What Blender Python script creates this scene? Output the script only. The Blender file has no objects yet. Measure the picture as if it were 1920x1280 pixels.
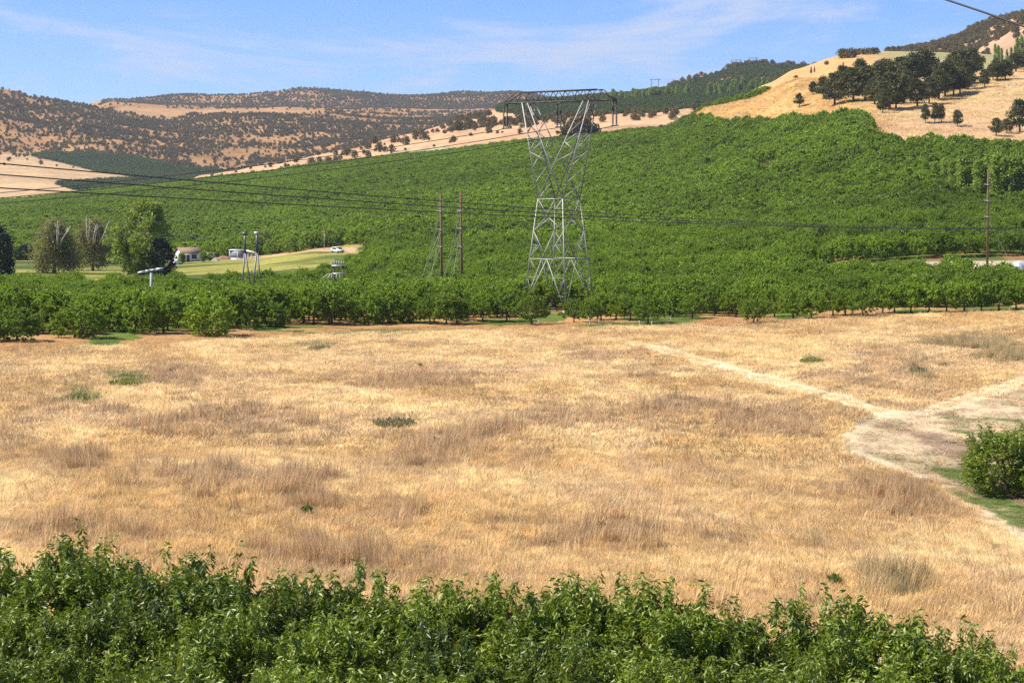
import bpy, bmesh, math, random
import numpy as np
from mathutils import Vector, Matrix

random.seed(7)
RNG = np.random.default_rng(11)
R = math.radians
scene = bpy.context.scene
COL = scene.collection

# ------------------------------------------------------------------ camera
FPX = 1920 * 70.0 / 36.0          # focal length in photo pixels (70 mm equivalent)
YH = 373.0                        # image row of the horizon
HAZE = 3.6e-5                     # air density
CZ = 18.0                         # camera height (field is near z = 0)
cam_d = bpy.data.cameras.new('Camera')
cam = bpy.data.objects.new('Camera', cam_d)
COL.objects.link(cam)
cam.location = (0, 0, CZ)
cam.rotation_euler = (R(90), 0, 0)
cam_d.lens = 70.0
cam_d.sensor_width = 36.0
cam_d.shift_y = -(640.0 - YH) / 1920.0
cam_d.clip_start = 0.5
cam_d.clip_end = 30000
scene.camera = cam

# ------------------------------------------------------------------ sun and sky
SUN_EL, SUN_AZ = R(50), R(-92)    # azimuth from +Y towards +X: sun on the left
sd = Vector((math.sin(SUN_AZ) * math.cos(SUN_EL), math.cos(SUN_AZ) * math.cos(SUN_EL), math.sin(SUN_EL)))
sun_d = bpy.data.lights.new('Sun', 'SUN')
sun_d.energy = 5.0
sun_d.angle = R(0.53)
sun_d.color = (1.0, 0.93, 0.82)
sun = bpy.data.objects.new('Sun', sun_d)
COL.objects.link(sun)
sun.rotation_euler = sd.to_track_quat('Z', 'Y').to_euler()
sun.location = (-80, -40, 120)

world = bpy.data.worlds.new('World')
scene.world = world
world.use_nodes = True
wn, wl = world.node_tree.nodes, world.node_tree.links
wn.clear()
out = wn.new('ShaderNodeOutputWorld')
bg = wn.new('ShaderNodeBackground')
sky = wn.new('ShaderNodeTexSky')
sky.sky_type = 'NISHITA'
sky.sun_disc = False
sky.sun_elevation = SUN_EL
sky.sun_rotation = SUN_AZ
sky.altitude = 1500
sky.air_density = 1.0
sky.dust_density = 0.25
sky.ozone_density = 4.0
hsv = wn.new('ShaderNodeHueSaturation')
hsv.inputs['Saturation'].default_value = 1.25
wl.new(sky.outputs[0], hsv.inputs['Color'])
tnt = wn.new('ShaderNodeMix'); tnt.data_type = 'RGBA'; tnt.blend_type = 'MULTIPLY'
tnt.inputs[0].default_value = 1.0; tnt.inputs[7].default_value = (0.60, 0.68, 0.95, 1)
wl.new(hsv.outputs[0], tnt.inputs[6])
# thin cirrus over the whole sky dome: noise on a far-away flat cloud deck
geo = wn.new('ShaderNodeTexCoord')
sep = wn.new('ShaderNodeSeparateXYZ')
wl.new(geo.outputs['Generated'], sep.inputs[0])
def wmath(op, a, b=None, clamp=False):
    n = wn.new('ShaderNodeMath'); n.operation = op; n.use_clamp = clamp
    for i, v in enumerate((a, b)):
        if v is None: continue
        if isinstance(v, (int, float)): n.inputs[i].default_value = v
        else: wl.new(v, n.inputs[i])
    return n.outputs[0]
zz = wmath('ADD', wmath('ABSOLUTE', sep.outputs[2]), 0.055)
cx = wmath('DIVIDE', sep.outputs[0], zz)
cy = wmath('DIVIDE', sep.outputs[1], zz)
cmb = wn.new('ShaderNodeCombineXYZ')
wl.new(cx, cmb.inputs[0]); wl.new(cy, cmb.inputs[1])
nz = wn.new('ShaderNodeTexNoise')
nz.inputs['Scale'].default_value = 0.85
nz.inputs['Detail'].default_value = 7
nz.inputs['Roughness'].default_value = 0.62
nz.inputs['Distortion'].default_value = 0.6
mp = wn.new('ShaderNodeMapping')
mp.inputs['Location'].default_value = (3.6, 1.2, 0)
mp.inputs['Scale'].default_value = (1.0, 0.55, 1)
wl.new(cmb.outputs[0], mp.inputs[0]); wl.new(mp.outputs[0], nz.inputs['Vector'])
cr = wn.new('ShaderNodeMapRange')
cr.interpolation_type = 'SMOOTHSTEP'
cr.inputs[1].default_value = 0.47; cr.inputs[2].default_value = 0.66
cr.inputs[3].default_value = 0.0; cr.inputs[4].default_value = 0.95
wl.new(nz.outputs['Fac'], cr.inputs[0])
mixc = wn.new('ShaderNodeMix'); mixc.data_type = 'RGBA'
wl.new(cr.outputs[0], mixc.inputs[0])
wl.new(tnt.outputs[2], mixc.inputs[6])
mixc.inputs[7].default_value = (3.2, 3.9, 5.4, 1)
wl.new(mixc.outputs[2], bg.inputs[0])
bg.inputs[1].default_value = 0.10
wl.new(bg.outputs[0], out.inputs[0])

vs = scene.view_settings
vs.view_transform = 'Standard'
vs.look = 'None'
vs.exposure = 0.80
vs.gamma = 1.0
vs.use_curve_mapping = False
scene.cycles.max_bounces = 6
scene.cycles.diffuse_bounces = 3
scene.cycles.glossy_bounces = 2
scene.cycles.transmission_bounces = 3
scene.cycles.transparent_max_bounces = 4
scene.cycles.volume_bounces = 0
scene.cycles.caustics_reflective = False
scene.cycles.caustics_refractive = False
scene.cycles.use_denoising = False

# ------------------------------------------------------------------ mesh helpers
def mesh_np(name, v, f, mat=None, smooth=False):
    """numpy verts (N,3) and faces (M,k) of one face size, or a list of such arrays"""
    me = bpy.data.meshes.new(name)
    v = np.asarray(v, dtype=np.float32)
    fl = [np.asarray(a, dtype=np.int32) for a in (f if isinstance(f, list) else [f])]
    fl = [a for a in fl if len(a)]
    loops = np.concatenate([a.ravel() for a in fl])
    tot = np.concatenate([np.full(len(a), a.shape[1], dtype=np.int32) for a in fl])
    start = np.concatenate([[0], np.cumsum(tot)[:-1]]).astype(np.int32)
    me.vertices.add(len(v)); me.vertices.foreach_set('co', v.ravel())
    me.loops.add(len(loops)); me.loops.foreach_set('vertex_index', loops)
    me.polygons.add(len(tot))
    me.polygons.foreach_set('loop_start', start)
    me.polygons.foreach_set('loop_total', tot)
    if smooth:
        me.polygons.foreach_set('use_smooth', np.ones(len(tot), dtype=bool))
    me.update(calc_edges=True)
    me.validate()
    if mat: me.materials.append(mat)
    return me

class MB:
    """collects boxes, bars and tubes for ONE mesh"""
    def __init__(s): s.v = []; s.f4 = []; s.f3 = []; s.n = 0
    def add(s, v, q=(), t=()):
        for a in q: s.f4.append([i + s.n for i in a])
        for a in t: s.f3.append([i + s.n for i in a])
        s.v.extend([tuple(p) for p in v]); s.n += len(v); return s
    def box(s, x0, x1, y0, y1, z0, z1, M=None):
        p = [Vector((x, y, z)) for z in (z0, z1) for y in (y0, y1) for x in (x0, x1)]
        if M is not None: p = [M @ a for a in p]
        return s.add(p, [(0, 2, 3, 1), (4, 5, 7, 6), (0, 1, 5, 4), (2, 6, 7, 3), (0, 4, 6, 2), (1, 3, 7, 5)])
    def bar(s, a, b, w, h=None):
        a, b = Vector(a), Vector(b); h = h or w
        d = (b - a).normalized()
        up = Vector((0, 0, 1)) if abs(d.z) < 0.95 else Vector((0, 1, 0))
        x = d.cross(up).normalized() * (w / 2); y = x.cross(d).normalized() * (h / 2)
        p = [q + i * x + j * y for q in (a, b) for (i, j) in ((-1, -1), (1, -1), (1, 1), (-1, 1))]
        return s.add(p, [(0, 1, 2, 3), (7, 6, 5, 4), (0, 4, 5, 1), (1, 5, 6, 2), (2, 6, 7, 3), (3, 7, 4, 0)])
    def tube(s, pts, rad, n=6, cap=True):
        pts = [Vector(p) for p in pts]
        if not isinstance(rad, (list, tuple, np.ndarray)): rad = [rad] * len(pts)
        v = []; q = []
        for i, p in enumerate(pts):
            d = (pts[min(i + 1, len(pts) - 1)] - pts[max(i - 1, 0)]).normalized()
            up = Vector((0, 0, 1)) if abs(d.z) < 0.9 else Vector((0, 1, 0))
            x = d.cross(up).normalized(); y = x.cross(d).normalized()
            for k in range(n):
                t = 2 * math.pi * k / n
                v.append(p + (x * math.cos(t) + y * math.sin(t)) * rad[i])
        for i in range(len(pts) - 1):
            for k in range(n):
                k2 = (k + 1) % n
                q.append((i * n + k, (i + 1) * n + k, (i + 1) * n + k2, i * n + k2))
        t3 = []
        if cap:
            v.append(pts[0]); v.append(pts[-1]); c0 = len(v) - 2; c1 = len(v) - 1; b = (len(pts) - 1) * n
            for k in range(n):
                k2 = (k + 1) % n
                t3.append((k, k2, c0)); t3.append((b + k2, b + k, c1))
        return s.add(v, q, t3)
    def lathe(s, prof, c=(0, 0, 0), n=10):
        v = []; q = []
        for (r, z) in prof:
            for k in range(n):
                t = 2 * math.pi * k / n
                v.append((c[0] + r * math.cos(t), c[1] + r * math.sin(t), c[2] + z))
        for i in range(len(prof) - 1):
            for k in range(n):
                k2 = (k + 1) % n
                q.append((i * n + k, i * n + k2, (i + 1) * n + k2, (i + 1) * n + k))
        return s.add(v, q)
    def prism(s, prof, y0, y1, M=None):
        """prof: closed (x, z) outline, extruded along y"""
        n = len(prof)
        v = [Vector((x, y0, z)) for x, z in prof] + [Vector((x, y1, z)) for x, z in prof]
        if M is not None: v = [M @ a for a in v]
        s.add(v, [(i, (i + 1) % n, n + (i + 1) % n, n + i) for i in range(n)])
        base = s.n - 2 * n
        for i in range(1, n - 1):
            s.f3.append([base, base + i + 1, base + i]); s.f3.append([base + n, base + n + i, base + n + i + 1])
        return s
    def mesh(s, name, mat, smooth=False):
        fl = []
        if s.f4: fl.append(np.array(s.f4, dtype=np.int32))
        if s.f3: fl.append(np.array(s.f3, dtype=np.int32))
        return mesh_np(name, np.array([tuple(p) for p in s.v]), fl, mat, smooth)
    def obj(s, name, mat, parent=None, smooth=False):
        return link(name, s.mesh(name, mat, smooth), parent)

def link(name, data, parent=None):
    o = bpy.data.objects.new(name, data)
    COL.objects.link(o)
    if parent is not None: o.parent = parent
    return o
def tag(o, label=None, cat=None, group=None, kind=None):
    if label: o['label'] = label
    if cat: o['category'] = cat
    if group: o['group'] = group
    if kind: o['kind'] = kind
    return o
def thing(name, label, cat, loc=(0, 0, 0), rz=0.0, scale=1.0, group=None):
    o = bpy.data.objects.new(name, None)
    o.empty_display_size = 0.3
    COL.objects.link(o)
    o.location = loc; o.rotation_euler = (0, 0, rz)
    o.scale = (scale,) * 3 if isinstance(scale, (int, float)) else scale
    return tag(o, label, cat, group)

# ------------------------------------------------------------------ materials
def mat_new(name):
    m = bpy.data.materials.new(name); m.use_nodes = True
    n, l = m.node_tree.nodes, m.node_tree.links
    b = n['Principled BSDF']
    return m, n, l, b
def ramp_noise(n, l, vec, scale, detail=4, rough=0.55):
    t = n.new('ShaderNodeTexNoise')
    t.inputs['Scale'].default_value = scale; t.inputs['Detail'].default_value = detail
    t.inputs['Roughness'].default_value = rough
    if vec is not None: l.new(vec, t.inputs['Vector'])
    return t.outputs['Fac']
def mixrgb(n, l, fac, a, b, mode='MIX'):
    m = n.new('ShaderNodeMix'); m.data_type = 'RGBA'; m.blend_type = mode
    for i, v in ((0, fac), (6, a), (7, b)):
        if hasattr(v, 'is_linked'): l.new(v, m.inputs[i])
        elif isinstance(v, (int, float)): m.inputs[i].default_value = v
        else: m.inputs[i].default_value = tuple(v) + (1,)
    return m.outputs[2]
def maprange(n, l, v, a, b, c=0.0, d=1.0):
    m = n.new('ShaderNodeMapRange')
    l.new(v, m.inputs[0])
    for i, x in enumerate((a, b, c, d)): m.inputs[i + 1].default_value = x
    return m.outputs[0]

def plain(name, col, rough=0.7, metal=0.0, var=0.15, scale=3.0):
    m, n, l, b = mat_new(name)
    g = n.new('ShaderNodeNewGeometry')
    f = ramp_noise(n, l, g.outputs['Position'], scale, 5)
    c = mixrgb(n, l, f, [x * (1 - var * 1.6) for x in col], [min(1, x * (1 + var)) for x in col])
    l.new(c, b.inputs['Base Color'])
    b.inputs['Roughness'].default_value = rough
    b.inputs['Metallic'].default_value = metal
    return m

def leaf_mat(name, dark, light, rough=0.45, trans=0.3, spec=0.5, patch=0.06, tip=None):
    """leaf colour varies from leaf to leaf and from tree to tree"""
    m, n, l, b = mat_new(name)
    g = n.new('ShaderNodeNewGeometry')
    oi = n.new('ShaderNodeObjectInfo')
    f1 = ramp_noise(n, l, g.outputs['Position'], patch, 2)
    a = n.new('ShaderNodeMath'); a.operation = 'MULTIPLY_ADD'
    l.new(g.outputs['Random Per Island'], a.inputs[0]); a.inputs[1].default_value = 0.55
    b1 = n.new('ShaderNodeMath'); b1.operation = 'MULTIPLY_ADD'
    l.new(f1, b1.inputs[0]); b1.inputs[1].default_value = 1.3; b1.inputs[2].default_value = -0.55
    b2 = n.new('ShaderNodeMath'); b2.operation = 'MULTIPLY_ADD'
    l.new(oi.outputs['Random'], b2.inputs[0]); b2.inputs[1].default_value = 0.42
    l.new(b1.outputs[0], b2.inputs[2]); l.new(b2.outputs[0], a.inputs[2])
    cl = n.new('ShaderNodeClamp'); l.new(a.outputs[0], cl.inputs[0])
    c = mixrgb(n, l, cl.outputs[0], dark, light)
    l.new(c, b.inputs['Base Color'])
    b.inputs['Roughness'].default_value = rough
    b.inputs['Specular IOR Level'].default_value = spec
    tr = n.new('ShaderNodeBsdfTranslucent')
    tc = mixrgb(n, l, 0.5, c, [min(1, x * 2.0) for x in (light[0], light[1] * 0.95, light[2] * 0.6)])
    l.new(tc, tr.inputs['Color'])
    ms = n.new('ShaderNodeMixShader'); ms.inputs[0].default_value = trans
    l.new(b.outputs[0], ms.inputs[1]); l.new(tr.outputs[0], ms.inputs[2])
    l.new(ms.outputs[0], n['Material Output'].inputs[0])
    return m

M = {}
M['cherry_near'] = leaf_mat('cherry_leaf_near', (0.014, 0.033, 0.004), (0.215, 0.285, 0.024), rough=0.42, trans=0.20, spec=0.42, patch=0.5)
M['cherry'] = leaf_mat('cherry_leaf', (0.024, 0.056, 0.008), (0.225, 0.335, 0.024), rough=0.55, trans=0.32, spec=0.2, patch=0.014)
M['oak'] = leaf_mat('oak_leaf', (0.028, 0.038, 0.011), (0.115, 0.118, 0.030), rough=0.6, trans=0.15, spec=0.3)
M['farwood'] = leaf_mat('scrub_leaf', (0.075, 0.064, 0.022), (0.19, 0.152, 0.052), rough=0.8, trans=0.1, spec=0.1, patch=0.01)
M['willow'] = leaf_mat('willow_leaf', (0.06, 0.08, 0.024), (0.23, 0.225, 0.07), rough=0.6, trans=0.42, spec=0.3, patch=0.2)
M['walnut'] = leaf_mat('broad_leaf', (0.06, 0.11, 0.014), (0.25, 0.325, 0.04), rough=0.5, trans=0.36, spec=0.4, patch=0.25)
M['darkleaf'] = leaf_mat('dark_leaf', (0.012, 0.028, 0.014), (0.035, 0.06, 0.02), rough=0.55, trans=0.15, spec=0.3)
M['poplar'] = leaf_mat('poplar_leaf', (0.08, 0.14, 0.02), (0.26, 0.35, 0.05), rough=0.5, trans=0.38, spec=0.4)
M['weed'] = leaf_mat('weed_leaf', (0.11, 0.15, 0.035), (0.26, 0.27, 0.08), rough=0.7, trans=0.2, spec=0.2, patch=0.3)
M['weedgrey'] = leaf_mat('grey_weed_leaf', (0.16, 0.15, 0.08), (0.32, 0.28, 0.15), rough=0.7, trans=0.2, spec=0.2, patch=0.3)
M['bark'] = plain('bark', (0.10, 0.075, 0.055), 0.9, 0, 0.3, 4)
M['palebark'] = plain('bare_wood', (0.55, 0.47, 0.38), 0.85, 0, 0.25, 2)
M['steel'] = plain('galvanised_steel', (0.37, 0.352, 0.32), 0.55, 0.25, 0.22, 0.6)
M['backlitsteel'] = plain('backlit_steel', (0.085, 0.068, 0.052), 0.7, 0.1, 0.25, 0.8)  # tower steel darkened for backlit crossarm and upper braces; shade in the colour
M['shadesteel'] = plain('shaded_steel', (0.24, 0.225, 0.20), 0.6, 0.2, 0.25, 0.6)  # same steel painted darker to stand for shade on back and right faces
M['insul'] = plain('dark_insulator', (0.022, 0.016, 0.013), 0.35, 0, 0.1)
M['wire'] = plain('dark_conductor', (0.03, 0.028, 0.026), 0.6, 0.2, 0.1)
M['greywire'] = plain('grey_conductor', (0.22, 0.20, 0.19), 0.5, 0.4, 0.1)
M['guy'] = plain('guy_strand', (0.50, 0.52, 0.40), 0.6, 0.2, 0.1)
M['pole'] = plain('pole_wood', (0.17, 0.09, 0.055), 0.85, 0, 0.3, 1.5)
M['whitepaint'] = plain('white_paint', (0.62, 0.62, 0.60), 0.5, 0, 0.06)
M['porcelain'] = plain('pale_porcelain', (0.56, 0.54, 0.50), 0.35, 0, 0.06)
M['wall'] = plain('house_wall', (0.76, 0.75, 0.73), 0.7, 0, 0.06, 1.0)
M['roof'] = plain('brown_shingle', (0.25, 0.155, 0.105), 0.85, 0, 0.2, 2.0)
M['glass'] = plain('dark_glass', (0.03, 0.035, 0.045), 0.12, 0, 0.05)
M['greypanel'] = plain('grey_panel', (0.16, 0.18, 0.21), 0.6, 0, 0.12)
M['greymetal'] = plain('grey_metal_post', (0.12, 0.125, 0.13), 0.5, 0.3, 0.15)
M['tyre'] = plain('tyre_rubber', (0.02, 0.02, 0.02), 0.8, 0, 0.1)
M['red'] = plain('red_paint', (0.42, 0.06, 0.04), 0.45, 0, 0.15)
M['orange'] = plain('orange_paint', (0.75, 0.25, 0.08), 0.5, 0, 0.1)
M['soil'] = plain('brown_soil', (0.30, 0.19, 0.11), 0.95, 0, 0.3, 1.2)
M['rock'] = plain('grey_rock', (0.30, 0.27, 0.25), 0.9, 0, 0.25, 2)
M['carwhite'] = plain('white_car_paint', (0.74, 0.75, 0.77), 0.25, 0, 0.03)
M['beam'] = plain('silver_wood', (0.45, 0.43, 0.41), 0.8, 0, 0.2)

# ------------------------------------------------------------------ terrain
def pchip(x, y, q):
    x = np.asarray(x, float); y = np.asarray(y, float); q = np.asarray(q, float)
    h = np.diff(x); dl = np.diff(y) / h
    m = np.zeros_like(y)
    for i in range(1, len(x) - 1):
        if dl[i - 1] * dl[i] > 0:
            w1 = 2 * h[i] + h[i - 1]; w2 = h[i] + 2 * h[i - 1]
            m[i] = (w1 + w2) / (w1 / dl[i - 1] + w2 / dl[i])
    m[0], m[-1] = dl[0], dl[-1]
    qc = np.clip(q, x[0], x[-1])
    i = np.clip(np.searchsorted(x, qc) - 1, 0, len(x) - 2)
    t = (qc - x[i]) / h[i]
    return ((1 + 2 * t) * (1 - t) ** 2 * y[i] + t * (1 - t) ** 2 * h[i] * m[i]
            + t * t * (3 - 2 * t) * y[i + 1] + t * t * (t - 1) * h[i] * m[i + 1])

class VNoise:
    """cheap tiling value noise in metres"""
    def __init__(s, seed, n=256): s.g = np.random.default_rng(seed).random((n, n)); s.n = n
    def __call__(s, x, y):
        xi = np.floor(x).astype(int); yi = np.floor(y).astype(int)
        fx = x - xi; fy = y - yi
        fx = fx * fx * (3 - 2 * fx); fy = fy * fy * (3 - 2 * fy)
        n = s.n; a = s.g
        x0, x1, y0, y1 = xi % n, (xi + 1) % n, yi % n, (yi + 1) % n
        return (a[x0, y0] * (1 - fx) + a[x1, y0] * fx) * (1 - fy) + (a[x0, y1] * (1 - fx) + a[x1, y1] * fx) * fy
    def fbm(s, x, y, o=4):
        r = 0; w = 0.5; t = 0
        for k in range(o):
            r = r + w * s(x * 2 ** k + 17.3 * k, y * 2 ** k + 5.1 * k); t += w; w *= 0.5
        return r / t
VN = [VNoise(s) for s in (1, 2, 3, 4, 5, 6)]

class Sheet:
    """a height field laid out from profiles: for a bearing (photo column u) a list of (depth, height)"""
    def __init__(s, cols, bump=()):
        s.U = np.array(sorted(cols)); 
        dm = max(k[-1][0] for k in cols.values()); d0 = min(k[0][0] for k in cols.values())
        s.D = np.exp(np.linspace(math.log(d0), math.log(dm), 700))
        s.T = np.array([pchip([k[0] for k in cols[u]], [k[1] for k in cols[u]], s.D) for u in s.U])
        s.bump = bump
    def base(s, u, d):
        u = np.asarray(u, float); d = np.asarray(d, float)
        jf = np.interp(d, s.D, np.arange(len(s.D)))
        j = np.clip(jf.astype(int), 0, len(s.D) - 2); fj = jf - j
        uc = np.clip(u, s.U[0], s.U[-1])
        i = np.clip(np.searchsorted(s.U, uc) - 1, 0, len(s.U) - 2)
        t = (uc - s.U[i]) / (s.U[i + 1] - s.U[i]); t = 0.5 * t + 0.5 * t * t * (3 - 2 * t)
        a = s.T[i, j] * (1 - fj) + s.T[i, j + 1] * fj
        b = s.T[i + 1, j] * (1 - fj) + s.T[i + 1, j + 1] * fj
        return a * (1 - t) + b * t
    def z(s, u, d):
        u = np.asarray(u, float); d = np.asarray(d, float)
        r = s.base(u, d); x = (u - 960) / FPX * d
        for k, (amp, wl_, near) in enumerate(s.bump):
            w = np.clip((d - near[0]) / (near[1] - near[0]), 0, 1)
            r = r + amp * w * (VN[k].fbm(x / wl_ + 40, d / wl_ + 40, 3) - 0.5) * 2
        return r
    def zxy(s, x, y):
        return s.z(960 + np.asarray(x) / np.asarray(y) * FPX, y)
    def mesh(s, name, ua, ub, nu, dd, mat, smooth=True):
        us = np.linspace(ua, ub, nu); dd = np.asarray(dd)
        Ug, Dg = np.meshgrid(us, dd)
        Z = s.z(Ug, Dg); X = (Ug - 960) / FPX * Dg
        v = np.stack([X, Dg, Z], -1).reshape(-1, 3)
        nd = len(dd); i = np.arange(nd - 1)[:, None] * nu + np.arange(nu - 1)[None]
        f = np.stack([i, i + 1, i + nu + 1, i + nu], -1).reshape(-1, 4)
        me = mesh_np(name, v, f, mat, smooth)
        return me, Ug.ravel(), Dg.ravel(), Z.ravel()

KD = 1.4
def prof(*k): return [(d * KD, z + CZ) for d, z in k]
near_cols = {
 -300: prof((12, -14.5), (50, -15.5), (100, -16.6), (178, -18), (250, -19), (330, -20), (480, -21), (700, -15), (1150, -7), (1300, -18), (1500, -45)),
 0:    prof((12, -14.5), (50, -15.5), (100, -16.8), (178, -18.1), (250, -19), (330, -20), (480, -21), (700, -14), (1150, -4.5), (1300, -14), (1500, -45)),
 300:  prof((12, -14.5), (50, -15.5), (100, -17), (188, -18.5), (250, -19.5), (330, -20.2), (480, -21), (700, -12), (1150, 8), (1300, 0), (1500, -40)),
 460:  prof((12, -14.5), (50, -15.5), (100, -17), (198, -18.8), (255, -19.6), (330, -20), (470, -19.8), (700, -10), (1120, 15), (1280, 8), (1480, -35)),
 600:  prof((12, -14.5), (50, -15.5), (100, -17.1), (210, -19.2), (260, -19.8), (330, -19.5), (400, -17.5), (440, -16.5), (520, -13.5), (700, -6), (1100, 22), (1250, 15), (1450, -30)),
 780:  prof((12, -14.5), (50, -15.5), (100, -17.2), (216, -19.3), (280, -19), (400, -15), (500, -10), (700, 1), (1050, 28.5), (1200, 22), (1400, -25)),
 1000: prof((12, -14.5), (50, -15.5), (100, -17.4), (222, -19.4), (300, -18), (500, -8), (700, 8), (1000, 37), (1150, 31), (1350, -20)),
 1240: prof((12, -14.5), (50, -15.6), (100, -17.6), (224, -19), (300, -17), (500, -5), (700, 15), (900, 41), (1050, 37), (1250, -10)),
 1330: prof((12, -14.5), (50, -15.7), (100, -17.8), (225, -18.9), (300, -16.5), (460, -6), (600, 9), (720, 33.5), (830, 53), (950, 50), (1200, 0)),
 1400: prof((12, -14.5), (50, -15.8), (100, -18), (226, -18.9), (300, -16), (420, -6), (560, 10), (700, 35), (810, 55), (950, 51), (1200, 10)),
 1500: prof((12, -14.5), (50, -15.8), (100, -18.2), (228, -18.6), (295, -15.5), (420, -4.5), (540, 12), (640, 34), (800, 66), (920, 64), (1200, 15)),
 1600: prof((12, -14.5), (50, -15.8), (92, -18.3), (230, -18.3), (279, -17.6), (290, -15), (420, -3), (520, 14), (580, 30), (660, 46), (760, 65), (900, 64), (1200, 20)),
 1630: prof((12, -14.5), (50, -15.8), (92, -18.4), (230, -18.2), (279, -17.5), (290, -14.8), (410, -3.5), (500, 12), (540, 22), (650, 45), (750, 65), (900, 66), (1200, 25)),
 1750: prof((12, -14.5), (50, -15.8), (92, -18.6), (160, -18.4), (232, -18), (279, -17.4), (290, -14.3), (400, -4), (480, 11), (520, 18.5), (640, 44), (740, 65), (900, 68), (1200, 40)),
 1920: prof((12, -14.5), (50, -15.8), (92, -18.9), (160, -18.2), (234, -17.8), (279, -17.3), (290, -14.2), (400, -3.5), (480, 10), (520, 18), (600, 36), (690, 58), (900, 78), (1200, 50)),
 2300: prof((12, -14.5), (50, -15.8), (92, -19), (160, -18.2), (236, -17.5), (279, -17.2), (290, -14), (400, -3), (480, 10), (520, 18), (600, 36), (690, 60), (900, 85), (1200, 60)),
}
NEAR = Sheet(near_cols, bump=((0.16, 9.0, (40, 90)), (0.45, 34.0, (40, 110)), (1.5, 110.0, (420, 800))))
def pz(*k): return [(d, CZ + (YH - y) * d / FPX) for d, y in k]
MID = Sheet({
 150: pz((1500, 430), (2200, 405), (2600, 400), (3600, 430)),
 300: pz((1500, 420), (2200, 372), (2600, 372), (3600, 420)),
 380: pz((1500, 400), (2000, 345), (2300, 336), (2700, 350), (3600, 400)),
 500: pz((1500, 370), (1900, 330), (2400, 318), (2800, 332), (3600, 380)),
 640: pz((1500, 340), (1900, 305), (2400, 288), (2800, 300), (3600, 350)),
 760: pz((1500, 320), (1900, 285), (2400, 258), (2800, 264), (3600, 330)),
 870: pz((1500, 300), (1900, 266), (2400, 233), (2700, 225), (3000, 238), (3600, 290)),
 960: pz((1500, 290), (1900, 250), (2300, 224), (2800, 199), (3200, 212), (3800, 260)),
 1160: pz((1400, 280), (1700, 243), (2100, 215), (2800, 184), (3200, 194), (3800, 240)),
 1230: pz((1400, 270), (1700, 240), (2100, 212), (2800, 174), (3200, 184), (3800, 230)),
 1320: pz((1400, 258), (1700, 232), (2100, 203), (2600, 168), (3000, 146), (3400, 158), (3900, 200)),
 1375: pz((1400, 250), (1700, 222), (2100, 193), (2600, 155), (3000, 131), (3400, 145), (3900, 190)),
 1430: pz((1400, 240), (1700, 215), (2100, 185), (2600, 150), (3000, 126), (3400, 140), (3900, 180)),
 1520: pz((1400, 230), (1700, 205), (2100, 178), (2600, 152), (3000, 132), (3400, 145), (3900, 185)),
 1700: pz((1400, 230), (1700, 205), (2100, 178), (2600, 155), (3000, 140), (3400, 150), (3900, 185)),
 1900: pz((1400, 230), (1700, 205), (2100, 178), (2600, 155), (3000, 145), (3400, 150), (3900, 185)),
}, bump=((6.0, 160.0, (1500, 1900)), (3.0, 60.0, (1500, 2000))))
GOLD = Sheet({
 1330: pz((1250, 260), (1500, 215), (1750, 225), (2100, 260)),
 1440: pz((1250, 215), (1500, 158), (1750, 168), (2100, 215)),
 1490: pz((1250, 190), (1500, 134), (1750, 142), (2100, 180)),
 1570: pz((1250, 170), (1500, 112), (1750, 118), (2100, 160)),
 1640: pz((1250, 160), (1530, 102), (1750, 104), (2100, 150)),
 1720: pz((1250, 155), (1550, 101), (1800, 103), (2100, 140)),
 1800: pz((1250, 150), (1570, 104), (1800, 104), (2100, 135)),
 1920: pz((1250, 145), (1570, 110), (1800, 108), (2100, 130)),
 2200: pz((1250, 140), (1570, 110), (1800, 105), (2100, 125)),
}, bump=((2.0, 90.0, (1250, 1400)),))
CRAG = Sheet({
 1560: pz((1900, 150), (2300, 130), (2700, 128), (3200, 150)),
 1690: pz((1900, 140), (2300, 112), (2700, 100), (3200, 125)),
 1740: pz((1900, 135), (2300, 108), (2700, 90), (3200, 110)),
 1790: pz((1900, 130), (2300, 102), (2700, 73), (3200, 95)),
 1830: pz((1900, 125), (2300, 92), (2700, 50), (3200, 75)),
 1870: pz((1900, 118), (2200, 80), (2700, 38), (3200, 60)),
 1920: pz((1900, 110), (2150, 55), (2700, 31), (3200, 45)),
 2100: pz((1900, 90), (2150, 20), (2700, 5), (3200, 20)),
 2300: pz((1900, 80), (2150, 0), (2700, -10), (3200, 0)),
}, bump=((7.0, 110.0, (1900, 2200)), (3.0, 45.0, (1900, 2200))))
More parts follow.
